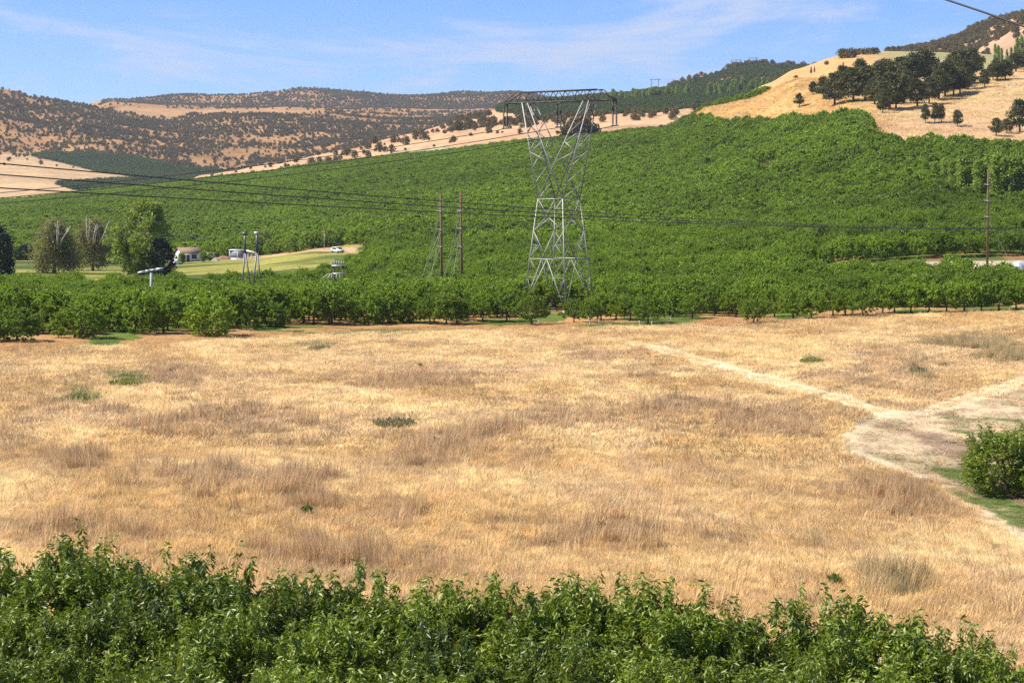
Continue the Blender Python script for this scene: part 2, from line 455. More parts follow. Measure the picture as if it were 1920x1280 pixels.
FAR = Sheet({
 -300: pz((1600, 410), (2100, 358), (2600, 322), (3000, 294), (3300, 275), (4200, 155), (4700, 165), (5600, 215), (6300, 205), (7300, 230)),
 0:   pz((1600, 410), (2100, 366), (2600, 328), (3000, 298), (3300, 283), (4200, 172), (4700, 182), (5600, 215), (6300, 205), (7300, 230)),
 70:  pz((1600, 410), (2150, 363), (2650, 325), (3050, 297), (3350, 282), (4250, 185), (4700, 193), (5600, 212), (6300, 204), (7300, 230)),
 160: pz((1600, 410), (2300, 358), (2800, 322), (3200, 296), (4300, 200), (4700, 207), (5600, 208), (6300, 202), (7300, 230)),
 210: pz((1600, 410), (2300, 358), (2800, 324), (3200, 298), (4250, 210), (4500, 208), (5300, 196), (5700, 194), (6300, 192), (7300, 220)),
 330: pz((1600, 410), (2400, 356), (2900, 326), (3300, 302), (4100, 236), (4400, 225), (5200, 205), (5700, 202), (6300, 181), (7300, 210)),
 450: pz((1600, 410), (2400, 356), (2900, 338), (3300, 320), (4100, 226), (4400, 214), (5200, 207), (5700, 203), (6300, 178), (7300, 208)),
 600: pz((1600, 400), (2400, 352), (3000, 322), (3400, 294), (4100, 225), (4400, 214), (5200, 208), (5700, 203), (6300, 170), (7300, 205)),
 680: pz((1600, 400), (2600, 342), (3200, 296), (3600, 266), (4200, 230), (4600, 218), (5200, 211), (5700, 204), (6300, 175), (7300, 205)),
 770: pz((1600, 400), (2600, 332), (3200, 287), (4100, 238), (4600, 222), (5200, 213), (5700, 205), (6300, 181), (7300, 205)),
 870: pz((1600, 400), (2600, 322), (3300, 262), (4100, 235), (4600, 220), (5200, 212), (5700, 204), (6300, 172), (7300, 205)),
 960: pz((1600, 400), (2600, 312), (3300, 256), (4100, 232), (4600, 218), (5200, 210), (5700, 203), (6300, 174), (7300, 205)),
 1060: pz((1600, 400), (2600, 312), (3300, 256), (4100, 232), (4600, 220), (5200, 212), (5700, 206), (6300, 183), (7300, 205)),
 1200: pz((1600, 400), (2600, 312), (3300, 256), (4100, 236), (4600, 226), (5200, 220), (5700, 214), (6300, 196), (7300, 215)),
 1700: pz((1600, 400), (2600, 312), (3300, 256), (4100, 240), (4600, 230), (5200, 225), (5700, 220), (6300, 215), (7300, 225)),
}, bump=((12.0, 330.0, (2600, 3400)), (8.0, 130.0, (2700, 3500))))

def yimg(z, d): return YH - (z - CZ) * FPX / d
def Q(u, y, d): return Vector(((u - 960) / FPX * d, d, CZ + (YH - y) / FPX * d))
def hit(sheet, u, y, d0, d1):
    """the ground point that photo pixel (u, y) falls on, searched from depth d0 to d1"""
    dd = np.linspace(d0, d1, 3000)
    yy = yimg(sheet.z(np.full_like(dd, u), dd), dd)
    i = np.where(yy <= y)[0]
    d = dd[i[0]] if len(i) else dd[int(np.argmin(np.abs(yy - y)))]
    return at(sheet, u, d)
def at(sheet, u, d):
    return Vector(((u - 960) / FPX * d, d, float(sheet.z(u, d))))

def edge_d(u):   # depth where the dry field meets the orchard
    return np.interp(u, [-300, 0, 300, 470, 560, 700, 1000, 1240, 1400, 1600, 1920, 2300],
                     [176, 178, 186, 198, 208, 213, 221, 223, 225, 229, 233, 236]) * KD
def top_d(u):    # depth of the orchard's upper edge on the slope
    return np.interp(u, [-300, 0, 300, 460, 600, 780, 1000, 1240, 1252, 1262, 1290, 1330, 1400, 1500, 1600, 1628, 1634, 1750, 1920, 2300],
                     [1230, 1230, 1230, 1200, 1180, 1130, 1080, 980, 960, 862, 800, 742, 694, 632, 590, 588, 528, 520, 514, 510]) * KD

def inpoly(px, py, poly):
    r = np.zeros(np.shape(px), bool); n = len(poly)
    for i in range(n):
        x0, y0 = poly[i]; x1, y1 = poly[(i + 1) % n]
        c = ((y0 > py) != (y1 > py)) & (px < (x1 - x0) * (py - y0) / (y1 - y0 + 1e-12) + x0)
        r ^= c
    return r
LAWN = [(u, d * KD) for u, d in [(-400, 300), (0, 300), (350, 302), (480, 310), (600, 332), (690, 385), (700, 432), (650, 466), (560, 462), (480, 490), (300, 505), (-400, 505)]]
def is_lawn(u, d): return inpoly(u, d, LAWN)

def seg_dist(x, y, pts):
    r = np.full(np.shape(x), 1e9)
    for (x0, y0), (x1, y1) in zip(pts[:-1], pts[1:]):
        dx, dy = x1 - x0, y1 - y0; L = dx * dx + dy * dy + 1e-9
        t = np.clip(((x - x0) * dx + (y - y0) * dy) / L, 0, 1)
        r = np.minimum(r, np.hypot(x - x0 - t * dx, y - y0 - t * dy))
    return r
def sstep(a, b, x):
    t = np.clip((x - a) / (b - a), 0, 1); return t * t * (3 - 2 * t)
def ground_line(px): return [tuple(hit(NEAR, u, y, 60, 420)[:2]) for u, y in px]

PATH1 = ground_line([(1030, 622), (1130, 636), (1250, 657), (1330, 680), (1450, 713), (1560, 744), (1665, 778)])
PATH2 = ground_line([(1665, 778), (1740, 772), (1800, 752), (1860, 735), (1990, 690)])
PATH3 = ground_line([(1665, 778), (1590, 815), (1600, 845), (1720, 893), (1850, 967), (1960, 1030)])
BARE = [(1572, 822), (1640, 778), (1740, 770), (1860, 742), (2050, 690), (2050, 1075), (1900, 995), (1780, 925), (1680, 880), (1590, 848)]
MULCH = ground_line([(1640, 795), (1720, 812), (1800, 850), (1870, 905), (1990, 960)])
MULCHB = ground_line([(1840, 890), (1900, 925), (2000, 960)])
GREEN_A = ground_line([(1775, 880), (1830, 905), (1890, 945), (1980, 990)])
GREEN_B = ground_line([(1800, 925), (1870, 960), (1930, 985)])
GREEN_C = [ground_line([(1765, 783), (1830, 787)]), ground_line([(1860, 784), (1930, 792)]), ground_line([(1790, 808), (1850, 818)])]

# patches of the dry field: photo centre, radii, kind (b brown weeds, g green, y bright straw, s grey-green)
PATCH = [(330, 712, 110, 26, 'b'), (150, 742, 32, 20, 'g'), (225, 714, 45, 11, 'g'), (268, 795, 48, 12, 'b'),
 (640, 805, 90, 24, 'b'), (770, 790, 60, 22, 's'), (870, 822, 110, 20, 'b'), (805, 868, 60, 26, 'b'),
 (1110, 672, 70, 13, 'b'), (1190, 695, 50, 15, 'b'), (600, 648, 60, 8, 's'), (1440, 788, 75, 28, 'b'), (90, 1000, 130, 24, 'b'),
 (560, 930, 110, 26, 'b'), (420, 900, 150, 24, 'b'), (120, 868, 90, 20, 'b'), (1720, 948, 70, 20, 'b'), (1630, 918, 100, 18, 'b'),
 (1720, 688, 34, 15, 's'), (1522, 672, 24, 7, 'g'), (1880, 668, 60, 10, 's'), (30, 905, 55, 28, 'y'), (460, 790, 130, 40, 'b'),
 (1660, 1085, 60, 26, 's'), (740, 970, 50, 20, 'b'), (1300, 760, 160, 18, 'b'), (1060, 790, 160, 24, 'b'), (700, 640, 200, 10, 'y'),
 (940, 900, 150, 25, 'y'), (1500, 640, 240, 9, 'y'), (1240, 890, 120, 16, 'y'), (500, 690, 130, 14, 'y'), (120, 690, 110, 14, 'y'),
 (1330, 930, 180, 20, 'y'), (1700, 1040, 160, 26, 'y'), (640, 1050, 120, 30, 'b'), (1150, 1000, 160, 25, 'b'), (820, 720, 120, 14, 'b'),
 (190, 770, 120, 16, 'b'), (1560, 700, 90, 12, 'b'), (1830, 640, 90, 12, 's'), (960, 1060, 150, 26, 'y')]

C_GOLD, C_STRAW, C_BROWN = np.array((0.54, 0.388, 0.178)), np.array((0.665, 0.51, 0.272)), np.array((0.36, 0.258, 0.160))
C_PURP, C_GREEN, C_SAGE = np.array((0.215, 0.14, 0.085)), np.array((0.16, 0.19, 0.05)), np.array((0.23, 0.21, 0.105))
C_DIRT, C_MULCH, C_PALE = np.array((0.50, 0.375, 0.225)), np.array((0.20, 0.135, 0.09)), np.array((0.68, 0.54, 0.335))
C_LAWN, C_ORCH = np.array((0.145, 0.195, 0.035)), np.array((0.40, 0.23, 0.095))

def field_colour(x, d):
    """base colour and grass height of the dry field at ground points"""
    u = 960 + x / d * FPX
    y = yimg(NEAR.base(u, d), d)
    # wind-combed swirls: noise stretched along a wandering direction
    w = VN[0].fbm(x / 30, d / 40, 3)
    sx, sy = x + 14 * (w - 0.5) * 2, d + 18 * (VN[1].fbm(x / 26 + 9, d / 36, 3) - 0.5) * 2
    n1 = VN[2].fbm(sx / 9, sy / 15, 5); n2 = VN[3].fbm(sx / 3.4 + 3, sy / 6.5 + 8, 5)
    n3 = VN[4].fbm(x / 1.3, d / 2.4, 3); n4 = VN[5].fbm(sx / 16 + 31, sy / 30 + 12, 5)
    t = sstep(0.36, 0.66, n1)[..., None]
    c = C_GOLD * (1 - t) + C_STRAW * t
    b = (sstep(0.50, 0.74, n4) * 0.38)[..., None]
    c = c * (1 - b) + C_BROWN * 1.25 * b
    b = (sstep(0.52, 0.75, n2) * 0.45)[..., None]
    c = c * (1 - b) + C_BROWN * 1.1 * b
    h = 0.8 + 0.5 * n2
    for (cx_, cy_, rx, ry, k) in PATCH:
        dx = (u - cx_) / rx; dy = (y - cy_) / ry
        m = np.sqrt(dx * dx + dy * dy) + (n2 - 0.5) * 2.4 + (n3 - 0.5) * 1.2 + (n1 - 0.5) * 1.6
        m = 1 - sstep(0.45, 1.15, m)
        col, a = {'b': (C_BROWN * (0.8 + 0.5 * n3[..., None]) * 0.7 + C_PURP * 0.40, 0.68), 'g': (C_GREEN, 0.8),
                  's': (C_SAGE, 0.75), 'y': (C_STRAW * 1.05, 0.7)}[k]
        m = (m * a)[..., None]
        c = c * (1 - m) + col * m
        if k in 'bs': h = h * (1 + 0.55 * m[..., 0])
    c = c * (0.86 + 0.28 * n3[..., None])
    # track and bare ground
    bare = inpoly(u + (n2 - 0.5) * 40, y + (n3 - 0.5) * 12, BARE).astype(float)
    cov = 1 - (0.86 - 0.5 * sstep(0.46, 0.6, n2)) * bare; h = h * (1 - 0.6 * bare)
    m = (bare * 0.9)[..., None]; c = c * (1 - m) + (C_DIRT * (0.55 + 0.9 * n3[..., None])) * m
    g = (bare * sstep(0.5, 0.62, n2) * 0.45)[..., None]; c = c * (1 - g) + C_SAGE * g
    q = seg_dist(x, d, MULCH); m = ((1 - sstep(0.8, 2.0, q + (n3 - 0.5) * 1.6)) * 0.7)[..., None]; c = c * (1 - m) + C_MULCH * 1.25 * m
    q = seg_dist(x, d, MULCHB); m = ((1 - sstep(2.0, 3.4, q + (n3 - 0.5) * 1.5)) * 0.9)[..., None]; c = c * (1 - m) + C_MULCH * m
    for P, ws in ((PATH1, 1.05), (PATH2, 0.9), (PATH3, 0.0)):
        q = seg_dist(x, d, P) + (n3 - 0.5) * 0.55 + (n2 - 0.5) * 0.7
        rut = 1 - sstep(0.35, 0.95, np.abs(q - ws))
        strong = sstep(1000, 1300, u) if P is PATH1 else (0.8 if P is PATH2 else 0.85 * sstep(0.25, 0.5, n1))
        rut = rut * strong
        m = (rut * 0.85)[..., None]; c = c * (1 - m) + C_PALE * (0.85 + 0.3 * n2[..., None]) * m
        cov = cov * (1 - 0.97 * rut); h = h * (1 - 0.6 * strong * (1 - sstep(0.8, 2.0, q)))
    for P, w_ in [(GREEN_A, 1.5), (GREEN_B, 1.0)] + [(p, 1.0) for p in GREEN_C]:
        q = seg_dist(x, d, P) + (n3 - 0.5) * 1.6
        m = ((1 - sstep(0.3 * w_, w_, q)) * 0.9)[..., None]; c = c * (1 - m) + np.array((0.12, 0.17, 0.035)) * m
        cov = np.maximum(cov, m[..., 0] * 0.8); h = h * (1 - 0.55 * m[..., 0])
    # the margin towards the orchard: green sod and orange-brown mulch
    e = d - edge_d(u)
    m = (sstep(-9, -1, e + np.where(u > 540, 8.0, 3.0) + (n2 - 0.5) * 10))[..., None]
    oc = np.where((n1 > 0.5)[..., None], C_LAWN * 0.8, C_ORCH) * (0.8 + 0.4 * n3[..., None])
    c = c * (1 - m) + oc * m
    h = h * (1 - 0.75 * m[..., 0]); cov = cov * (1 - 0.35 * m[..., 0])
    return np.clip(c, 0.01, 0.9), h, cov

def set_col(me, c, name='base'):
    a = me.attributes.new(name, 'FLOAT_COLOR', 'POINT')
    a.data.foreach_set('color', np.concatenate([c, np.ones((len(c), 1))], 1).astype(np.float32).ravel())

def ground_mat(name, s1=2.2, s2=0.35, bump=0.25, bd=0.15, grain=0.30):
    m, n, l, b = mat_new(name)
    at_ = n.new('ShaderNodeAttribute'); at_.attribute_name = 'base'
    g = n.new('ShaderNodeNewGeometry')
    f1 = ramp_noise(n, l, g.outputs['Position'], s1, 6, 0.65)
    f2 = ramp_noise(n, l, g.outputs['Position'], s2, 4, 0.6)
    k1 = maprange(n, l, f1, 0.3, 0.7, 1 - grain, 1 + grain)
    k2 = maprange(n, l, f2, 0.3, 0.7, 1 - grain * 0.6, 1 + grain * 0.6)
    mm = n.new('ShaderNodeMath'); mm.operation = 'MULTIPLY'; l.new(k1, mm.inputs[0]); l.new(k2, mm.inputs[1])
    vm = n.new('ShaderNodeVectorMath'); vm.operation = 'SCALE'
    l.new(at_.outputs['Color'], vm.inputs[0]); l.new(mm.outputs[0], vm.inputs['Scale'])
    l.new(vm.outputs[0], b.inputs['Base Color'])
    b.inputs['Roughness'].default_value = 0.95
    b.inputs['Specular IOR Level'].default_value = 0.1
    bp = n.new('ShaderNodeBump'); bp.inputs['Strength'].default_value = bump; bp.inputs['Distance'].default_value = bd
    l.new(f1, bp.inputs['Height']); l.new(bp.outputs[0], b.inputs['Normal'])
    return m
GM_NEAR = ground_mat('dry_field_ground', 2.6, 0.35, 0.9, 0.3, 0.34)
GM_SLOPE = ground_mat('slope_ground', 0.7, 0.09, 0.4, 0.5, 0.30)
GM_FAR = ground_mat('far_ground', 0.10, 0.014, 0.5, 3.0, 0.28)

UA, UB, NU = -420, 2340, 640
JOIN = 236 * KD + 6
dn = np.concatenate([np.linspace(18, 70, 24)[:-1], 1 / np.linspace(1 / 70, 1 / JOIN, 330)])
me, ug, dg, zg = NEAR.mesh('field', UA, UB, NU, dn, GM_NEAR)
c, _, _ = field_colour((ug - 960) / FPX * dg, dg)
set_col(me, c)
tag(link('field', me), kind='structure')

dn2 = np.exp(np.linspace(math.log(JOIN), math.log(1450 * KD), 330))
me, ug, dg, zg = NEAR.mesh('hillside', UA, UB, NU, dn2, GM_SLOPE)
xg = (ug - 960) / FPX * dg
def slope_colour(x, d, u):
    n1 = VN[1].fbm(x / 9, d / 12, 4); n2 = VN[2].fbm(x / 60, d / 60, 4); n3 = VN[3].fbm(x / 25 + 4, d / 18, 4)
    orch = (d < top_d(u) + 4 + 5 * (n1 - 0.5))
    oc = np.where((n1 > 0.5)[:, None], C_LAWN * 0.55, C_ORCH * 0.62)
    lawn = is_lawn(u, d)
    lc = C_LAWN * (0.62 + 1.1 * (n3[:, None] - 0.5)) + np.array((0.11, 0.065, 0.02)) * sstep(0.42, 0.62, n3)[:, None] * 1.3
    oc = np.where(lawn[:, None], lc, oc)
    drive = seg_dist(u, d * 0.6, [(330, 497 * KD * .6), (480, 487 * KD * .6), (600, 452 * KD * .6), (660, 436 * KD * .6)])
    dm = ((1 - sstep(7, 13, drive)) * lawn * (u > 320))[:, None]
    oc = oc * (1 - dm) + np.array((0.42, 0.28, 0.16)) * dm
    canal = (u > 1480) & (d > 285 * KD) & (d < 298 * KD)
    oc = np.where(canal[:, None], np.array((0.40, 0.32, 0.22)), oc)
    right = sstep(1560, 1720, u + 60 * (n2 - 0.5))[:, None]
    gold = np.array((0.385, 0.245, 0.092)) * (1 - right) + np.array((0.45, 0.305, 0.165)) * right
    n5 = VN[4].fbm((x + d * 0.4) / 5, (d - x * 0.5) / 16, 4)
    gold = gold * (0.62 + 0.40 * n3[:, None] + 0.40 * n5[:, None])
    bare_ = (sstep(0.58, 0.70, n5) * 0.4)[:, None]; gold = gold * (1 - bare_) + np.array((0.26, 0.19, 0.085)) * bare_
    gm = sstep(0.52, 0.72, n2)[:, None] * 0.35
    gold = gold * (1 - gm) + np.array((0.34, 0.27, 0.10)) * gm
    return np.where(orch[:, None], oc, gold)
set_col(me, slope_colour(xg, dg, ug))
tag(link('hillside', me), kind='structure')

# middle ridge: tan slope, scrub band, orchard terraces
me, ug, dg, zg = MID.mesh('middle_ridge', 100, 1950, 420, np.exp(np.linspace(math.log(1500), math.log(3700), 150)), GM_FAR)
xg = (ug - 960) / FPX * dg
def mid_orchard(u, d, x):
    n = VN[0].fbm(x / 120, d / 160, 3)
    k = np.interp(u, [900, 1000, 1160, 1320, 1430, 1520], [2620, 2330, 2060, 2000, 2000, 2000])
    return (u > 935) & (d > k + 120 * (n - 0.5)) & (d < np.interp(u, [935, 1160, 1320, 1430, 1520], [2850, 2780, 2820, 2880, 2900])) & ~((n > 0.60) & (d > 2500) & (u > 1180))
n1 = VN[1].fbm(xg / 60, dg / 60, 4); n2 = VN[2].fbm(xg / 200, dg / 200, 3)
c = np.array((0.46, 0.285, 0.15)) * (0.75 + 0.5 * n1[:, None])
strip = inpoly(ug, yimg(zg, dg), [(690, 302), (730, 286), (835, 272), (870, 282), (800, 296)])
c = np.where(strip[:, None], np.array((0.36, 0.30, 0.17)) * (0.85 + 0.3 * (np.sin(xg / 4.0) > 0)[:, None]), c)
c = np.where(mid_orchard(ug, dg, xg)[:, None], np.array((0.10, 0.13, 0.045)), c)
set_col(me, c)
tag(link('middle_ridge', me), kind='structure')

me, ug, dg, zg = GOLD.mesh('grassy_hill', 1300, 2300, 200, np.linspace(1250, 2050, 90), GM_SLOPE)
xg = (ug - 960) / FPX * dg
n1 = VN[1].fbm(xg / 40, dg / 50, 4)
t = sstep(1590, 1700, ug + 60 * (n1 - 0.5))[:, None]
c = (np.array((0.47, 0.29, 0.115)) * (1 - t) + np.array((0.30, 0.27, 0.12)) * t) * (0.8 + 0.4 * n1[:, None])
set_col(me, c); tag(link('grassy_hill', me), kind='structure')

me, ug, dg, zg = CRAG.mesh('crag_hill', 1540, 2300, 220, np.linspace(1900, 3200, 140), GM_FAR)
xg = (ug - 960) / FPX * dg
n1 = VN[1].fbm(xg / 50, dg / 60, 4)
c = np.array((0.40, 0.25, 0.15)) * (0.7 + 0.6 * n1[:, None])
set_col(me, c); tag(link('crag_hill', me), kind='structure')

me, ug, dg, zg = FAR.mesh('far_hills', -420, 1700, 520, np.exp(np.linspace(math.log(1600), math.log(7200), 330)), GM_FAR)
xg = (ug - 960) / FPX * dg
n1 = VN[1].fbm(xg / 110, dg / 130, 5); n2 = VN[4].fbm(xg / 300, dg / 300, 4)
ys = yimg(zg, dg)
c = np.array((0.34, 0.182, 0.064)) * (0.6 + 0.6 * n1[:, None])
t = (sstep(3420, 3050, dg) * 1.0)[:, None]
c = c * (1 - t) + np.array((0.42, 0.285, 0.145)) * (0.8 + 0.4 * n1[:, None]) * t
VAL_ORCH = [(58, 293), (110, 288), (200, 292), (290, 303), (345, 318), (420, 322), (400, 338), (300, 338), (180, 322), (110, 304)]
VAL_ORCH2 = [(100, 345), (300, 335), (420, 340), (420, 356), (160, 362)]
FIELDF = [(205, 208), (230, 200), (350, 205), (600, 207), (610, 212), (480, 214), (360, 214), (330, 222), (300, 221)]
vo = inpoly(ug, ys, VAL_ORCH) | inpoly(ug, ys, VAL_ORCH2)
c = np.where(vo[:, None], np.array((0.10, 0.14, 0.06)), c)
ff = inpoly(ug, ys, FIELDF) & (dg > 4200)
c = np.where(ff[:, None], np.array((0.36, 0.21, 0.09)) * (0.9 + 0.2 * n2[:, None]), c)
set_col(me, c); tag(link('far_hills', me), kind='structure')

# ------------------------------------------------------------------ vegetation meshes
def unit(v): return v / (np.linalg.norm(v, axis=-1, keepdims=True) + 1e-9)
def leaves_mesh(name, P, D, L, W, mat, rng, fold=True, curl=0.25):
    """P base points, D leaf directions, L lengths, W widths"""
    n = len(P); D = unit(D)
    side = unit(np.cross(D, rng.normal(size=(n, 3)))); nor = np.cross(side, D)
    L = np.asarray(L)[:, None]; W = np.asarray(W)[:, None]
    mid = P + D * L * 0.5
    if fold:
        v = np.stack([P, mid + side * W * 0.5 + nor * W * 0.22, mid, mid - side * W * 0.5 + nor * W * 0.22,
                      P + D * L - nor * L * curl], 1).reshape(-1, 3)
        b = np.arange(n)[:, None] * 5
        f = np.concatenate([b + np.array([[0, 2, 4, 1]]), b + np.array([[0, 3, 4, 2]])])
    else:
        v = np.stack([P, mid + side * W * 0.5, P + D * L - nor * L * curl, mid - side * W * 0.5], 1).reshape(-1, 3)
        f = np.arange(n)[:, None] * 4 + np.array([[0, 1, 2, 3]])
    return mesh_np(name, v, f, mat)

def cherry_crown(name, seed, mat, shoots, per, leaf, wid, fold, rad=2.3, h0=0.9, h1=4.4, sl=(0.5, 1.2), droop=0.8, sprouts=0):
    """leafy shoots that grow outwards and up from an open vase of limbs"""
    r = np.random.default_rng(seed)
    n = shoots
    th = r.random(n) * 2 * np.pi
    zt = r.beta(1.35, 1.15, n)
    lob = 1 + 0.20 * np.sin(th * 3 + seed) + 0.13 * np.sin(th * 5 + 2.1 * seed)
    env = np.interp(zt, [0, 0.12, 0.35, 0.6, 0.82, 1.0], [0.38, 0.80, 1.0, 0.95, 0.68, 0.25]) * rad * lob
    rr = env * np.sqrt(0.28 + 0.72 * r.random(n)) 
    B = np.stack([rr * np.cos(th), rr * np.sin(th), h0 + zt * (h1 - h0 - (0.85 if sprouts else 0.45))], 1)
    out = np.stack([np.cos(th), np.sin(th), np.zeros(n)], 1)
    up = np.array([[0, 0, 1.0]])
    d0 = unit(out * (1.1 - 0.9 * zt)[:, None] + up * (0.15 + 1.1 * zt)[:, None] + r.normal(size=(n, 3)) * 0.35)
    ln = sl[0] + (sl[1] - sl[0]) * r.random(n) ** 2 * (0.45 + 0.75 * zt)
    t = (np.arange(per) + r.random((n, per))) / per
    bend = -0.35 * (1 - zt)[:, None] * t ** 2
    P = B[:, None] + d0[:, None] * (t * ln[:, None])[..., None]
    P[..., 2] += bend * ln[:, None]
    P = P + r.normal(size=P.shape) * 0.045 * (2.3 / rad)
    dirs = d0[:, None] * 0.45 + r.normal(size=P.shape) * 0.62
    dirs[..., 2] -= droop * (0.35 + 0.65 * r.random((n, per)))
    P = P.reshape(-1, 3); dirs = dirs.reshape(-1, 3)
    if sprouts:      # long upright leafy shoots that break the outline
        m = 64
        nc = sprouts // 4; ci_ = np.arange(sprouts) % nc
        cth = r.random(nc) * 6.28; cq = np.sqrt(r.random(nc)) * rad * 0.8; clen = 0.45 + 0.95 * r.random(nc) ** 1.2
        bx_ = cq[ci_] * np.cos(cth[ci_]) + r.normal(size=sprouts) * 0.16; by_ = cq[ci_] * np.sin(cth[ci_]) + r.normal(size=sprouts) * 0.16
        th = np.arctan2(by_, bx_); q = np.hypot(bx_, by_)
        b = np.stack([q * np.cos(th), q * np.sin(th), h1 - 1.15 - 0.9 * (q / rad) ** 2 + 0.3 * r.random(sprouts)], 1)
        dd_ = unit(np.stack([np.cos(th) * 0.35 * q / rad, np.sin(th) * 0.35 * q / rad, np.ones(sprouts)], 1) + r.normal(size=(sprouts, 3)) * 0.13)
        ln = clen[ci_] * (0.7 + 0.6 * r.random(sprouts))
        t = r.random((sprouts, m)) ** 0.7
        P2 = b[:, None] + dd_[:, None] * (t * ln[:, None])[..., None] + r.normal(size=(sprouts, m, 3)) * 0.05
        a = r.random((sprouts, m)) * 6.28
        D2 = np.stack([np.cos(a), np.sin(a), -0.55 - 0.9 * r.random((sprouts, m)) + 0.9 * (t > 0.93)], -1)
        P = np.concatenate([P, P2.reshape(-1, 3)]); dirs = np.concatenate([dirs, D2.reshape(-1, 3)])
    N = len(P)
    L = leaf * (0.65 + 0.6 * r.random(N)); W = L * wid
    return leaves_mesh(name, P, dirs, L, W, mat, r, fold)

def clump_crown(name, seed, mat, rx, z0, z1, clumps, per, leaf, wid=0.6, squash=0.8, cr=0.28, shape='oval', droop=0.0):
    """foliage clumps through a crown volume; gaps stay between the clumps"""
    r = np.random.default_rng(seed)
    C = []
    H = z1 - z0
    while len(C) < clumps:
        t = r.random(); th = r.random() * 2 * math.pi
        if shape == 'oval': e = math.sqrt(max(0, 1 - (2 * t - 1) ** 2)) * 0.9 + 0.1
        elif shape == 'column': e = np.interp(t, [0, 0.08, 0.5, 0.85, 1], [0.55, 0.85, 1.0, 0.65, 0.12])
        elif shape == 'dome': e = np.interp(t, [0, 0.15, 0.45, 0.75, 1], [0.75, 1.0, 0.95, 0.7, 0.2])
        elif shape == 'cone': e = 1.02 - t
        e *= 1 + 0.22 * math.sin(3 * th + seed) + 0.12 * math.sin(7 * th + 3 * t * 5 + seed)
        q = math.sqrt(0.25 + 0.75 * r.random()) * e * rx * 0.85
        C.append((q * math.cos(th), q * math.sin(th), z0 + t * H))
    C = np.array(C)
    sz = rx * cr * (0.6 + 0.8 * r.random(clumps))
    o = r.normal(size=(clumps, per, 3)); o = unit(o) * (r.random((clumps, per, 1)) ** 0.45)
    o[..., 2] *= squash
    P = C[:, None] + o * sz[:, None, None]
    D = o + r.normal(size=o.shape) * 0.5; D[..., 2] += 0.1 - droop
    if droop > 0:
        P[..., 2] -= r.random((clumps, per)) * droop * sz[:, None] * 1.3
    N = clumps * per
    L = leaf * (0.6 + 0.8 * r.random(N))
    P = P.reshape(-1, 3); P[:, 2] = np.maximum(P[:, 2], 0.05)
    return leaves_mesh(name, P, D.reshape(-1, 3), L, L * wid, mat, r, False, 0.15)

def trunk_mesh(name, seed, h, r0, limbs, reach, top, mat, n=6, fork=0.3, lean=0.0):
    r = random.Random(seed); m = MB()
    zf = h * fork
    m.tube([(0, 0, -0.25), (0.02, 0, zf * 0.5), (lean * zf, 0, zf)], [r0 * 1.35, r0, r0 * 0.9], n)
    for k in range(limbs):
        t = 2 * math.pi * (k + r.random() * 0.6) / limbs
        q = reach * (0.55 + 0.45 * r.random()); zt = top * (0.7 + 0.3 * r.random())
        c_, s_ = math.cos(t), math.sin(t)
        p0 = (lean * zf, 0, zf * 0.92)
        p1 = (q * 0.45 * c_ + r.uniform(-.1, .1) * reach, q * 0.45 * s_, zf + (zt - zf) * 0.45)
        p2 = (q * c_, q * s_, zt)
        m.tube([p0, p1, p2], [r0 * 0.72, r0 * 0.42, r0 * 0.12], 5, False)
    return m.mesh(name, mat, True)

V = {}
V['near'] = [(trunk_mesh('cherry_trunk_mesh', s, 4.4, 0.11, 6, 1.7, 3.9, M['bark'], fork=0.2),
              cherry_crown('cherry_crown_mesh', s, M['cherry_near'], 900 if s == 26 else 540, 26, 0.192, 0.33, True, rad=2.25, sl=(0.35, 0.8), sprouts=60, h0=0.15 if s == 26 else 0.9)) for s in (21, 22, 23, 24, 25, 26)]
V['mid'] = [(trunk_mesh('cherry_trunk_mesh', s, 4.4, 0.13, 5, 1.6, 3.4, M['bark'], fork=0.24),
             cherry_crown('cherry_crown_mesh', s, M['cherry'], 190, 16, 0.34, 0.55, False, rad=2.4, h0=0.95, sl=(0.4, 1.0))) for s in (31, 32, 33, 34, 35, 36)]
V['bush'] = [(trunk_mesh('cherry_trunk_mesh', s, 4.4, 0.13, 5, 1.6, 3.4, M['bark'], fork=0.16),
             cherry_crown('cherry_crown_mesh', s, M['cherry'], 230, 16, 0.34, 0.55, False, rad=2.5, h0=0.15, sl=(0.4, 1.0))) for s in (37, 38, 39)]
V['far'] = [cherry_crown('cherry_crown_mesh', s, M['cherry'], 100, 9, 0.62, 0.6, False, rad=2.5, h0=0.5, sl=(0.4, 0.9)) for s in (41, 42, 43, 44)]
V['oak'] = [(trunk_mesh('oak_trunk_mesh', s, 10, 0.34, 6, 3.4, 7.5, M['bark'], fork=0.28),
             clump_crown('oak_crown_mesh', s, M['oak'], 4.6, 2.4, 10.0, 85, 42, 0.62, shape='dome', squash=0.6, cr=0.26)) for s in (51, 52, 53, 54, 55)]
V['scrub'] = [(trunk_mesh('scrub_trunk_mesh', s, 6, 0.25, 3, 2.0, 4.0, M['bark'], n=4, fork=0.3),
               clump_crown('scrub_crown_mesh', s, M['farwood'], 3.9, 0.9, 7.2, 26, 16, 1.5, shape='dome', cr=0.34)) for s in (61, 62, 63, 64)]
V['poplar'] = [(trunk_mesh('poplar_trunk_mesh', s, 15, 0.3, 3, 0.6, 11, M['bark'], fork=0.5),
                clump_crown('poplar_crown_mesh', s, M['poplar'], 2.3, 0.8, 15, 100, 34, 0.62, shape='column', cr=0.34, squash=1.4)) for s in (71, 72, 73)]
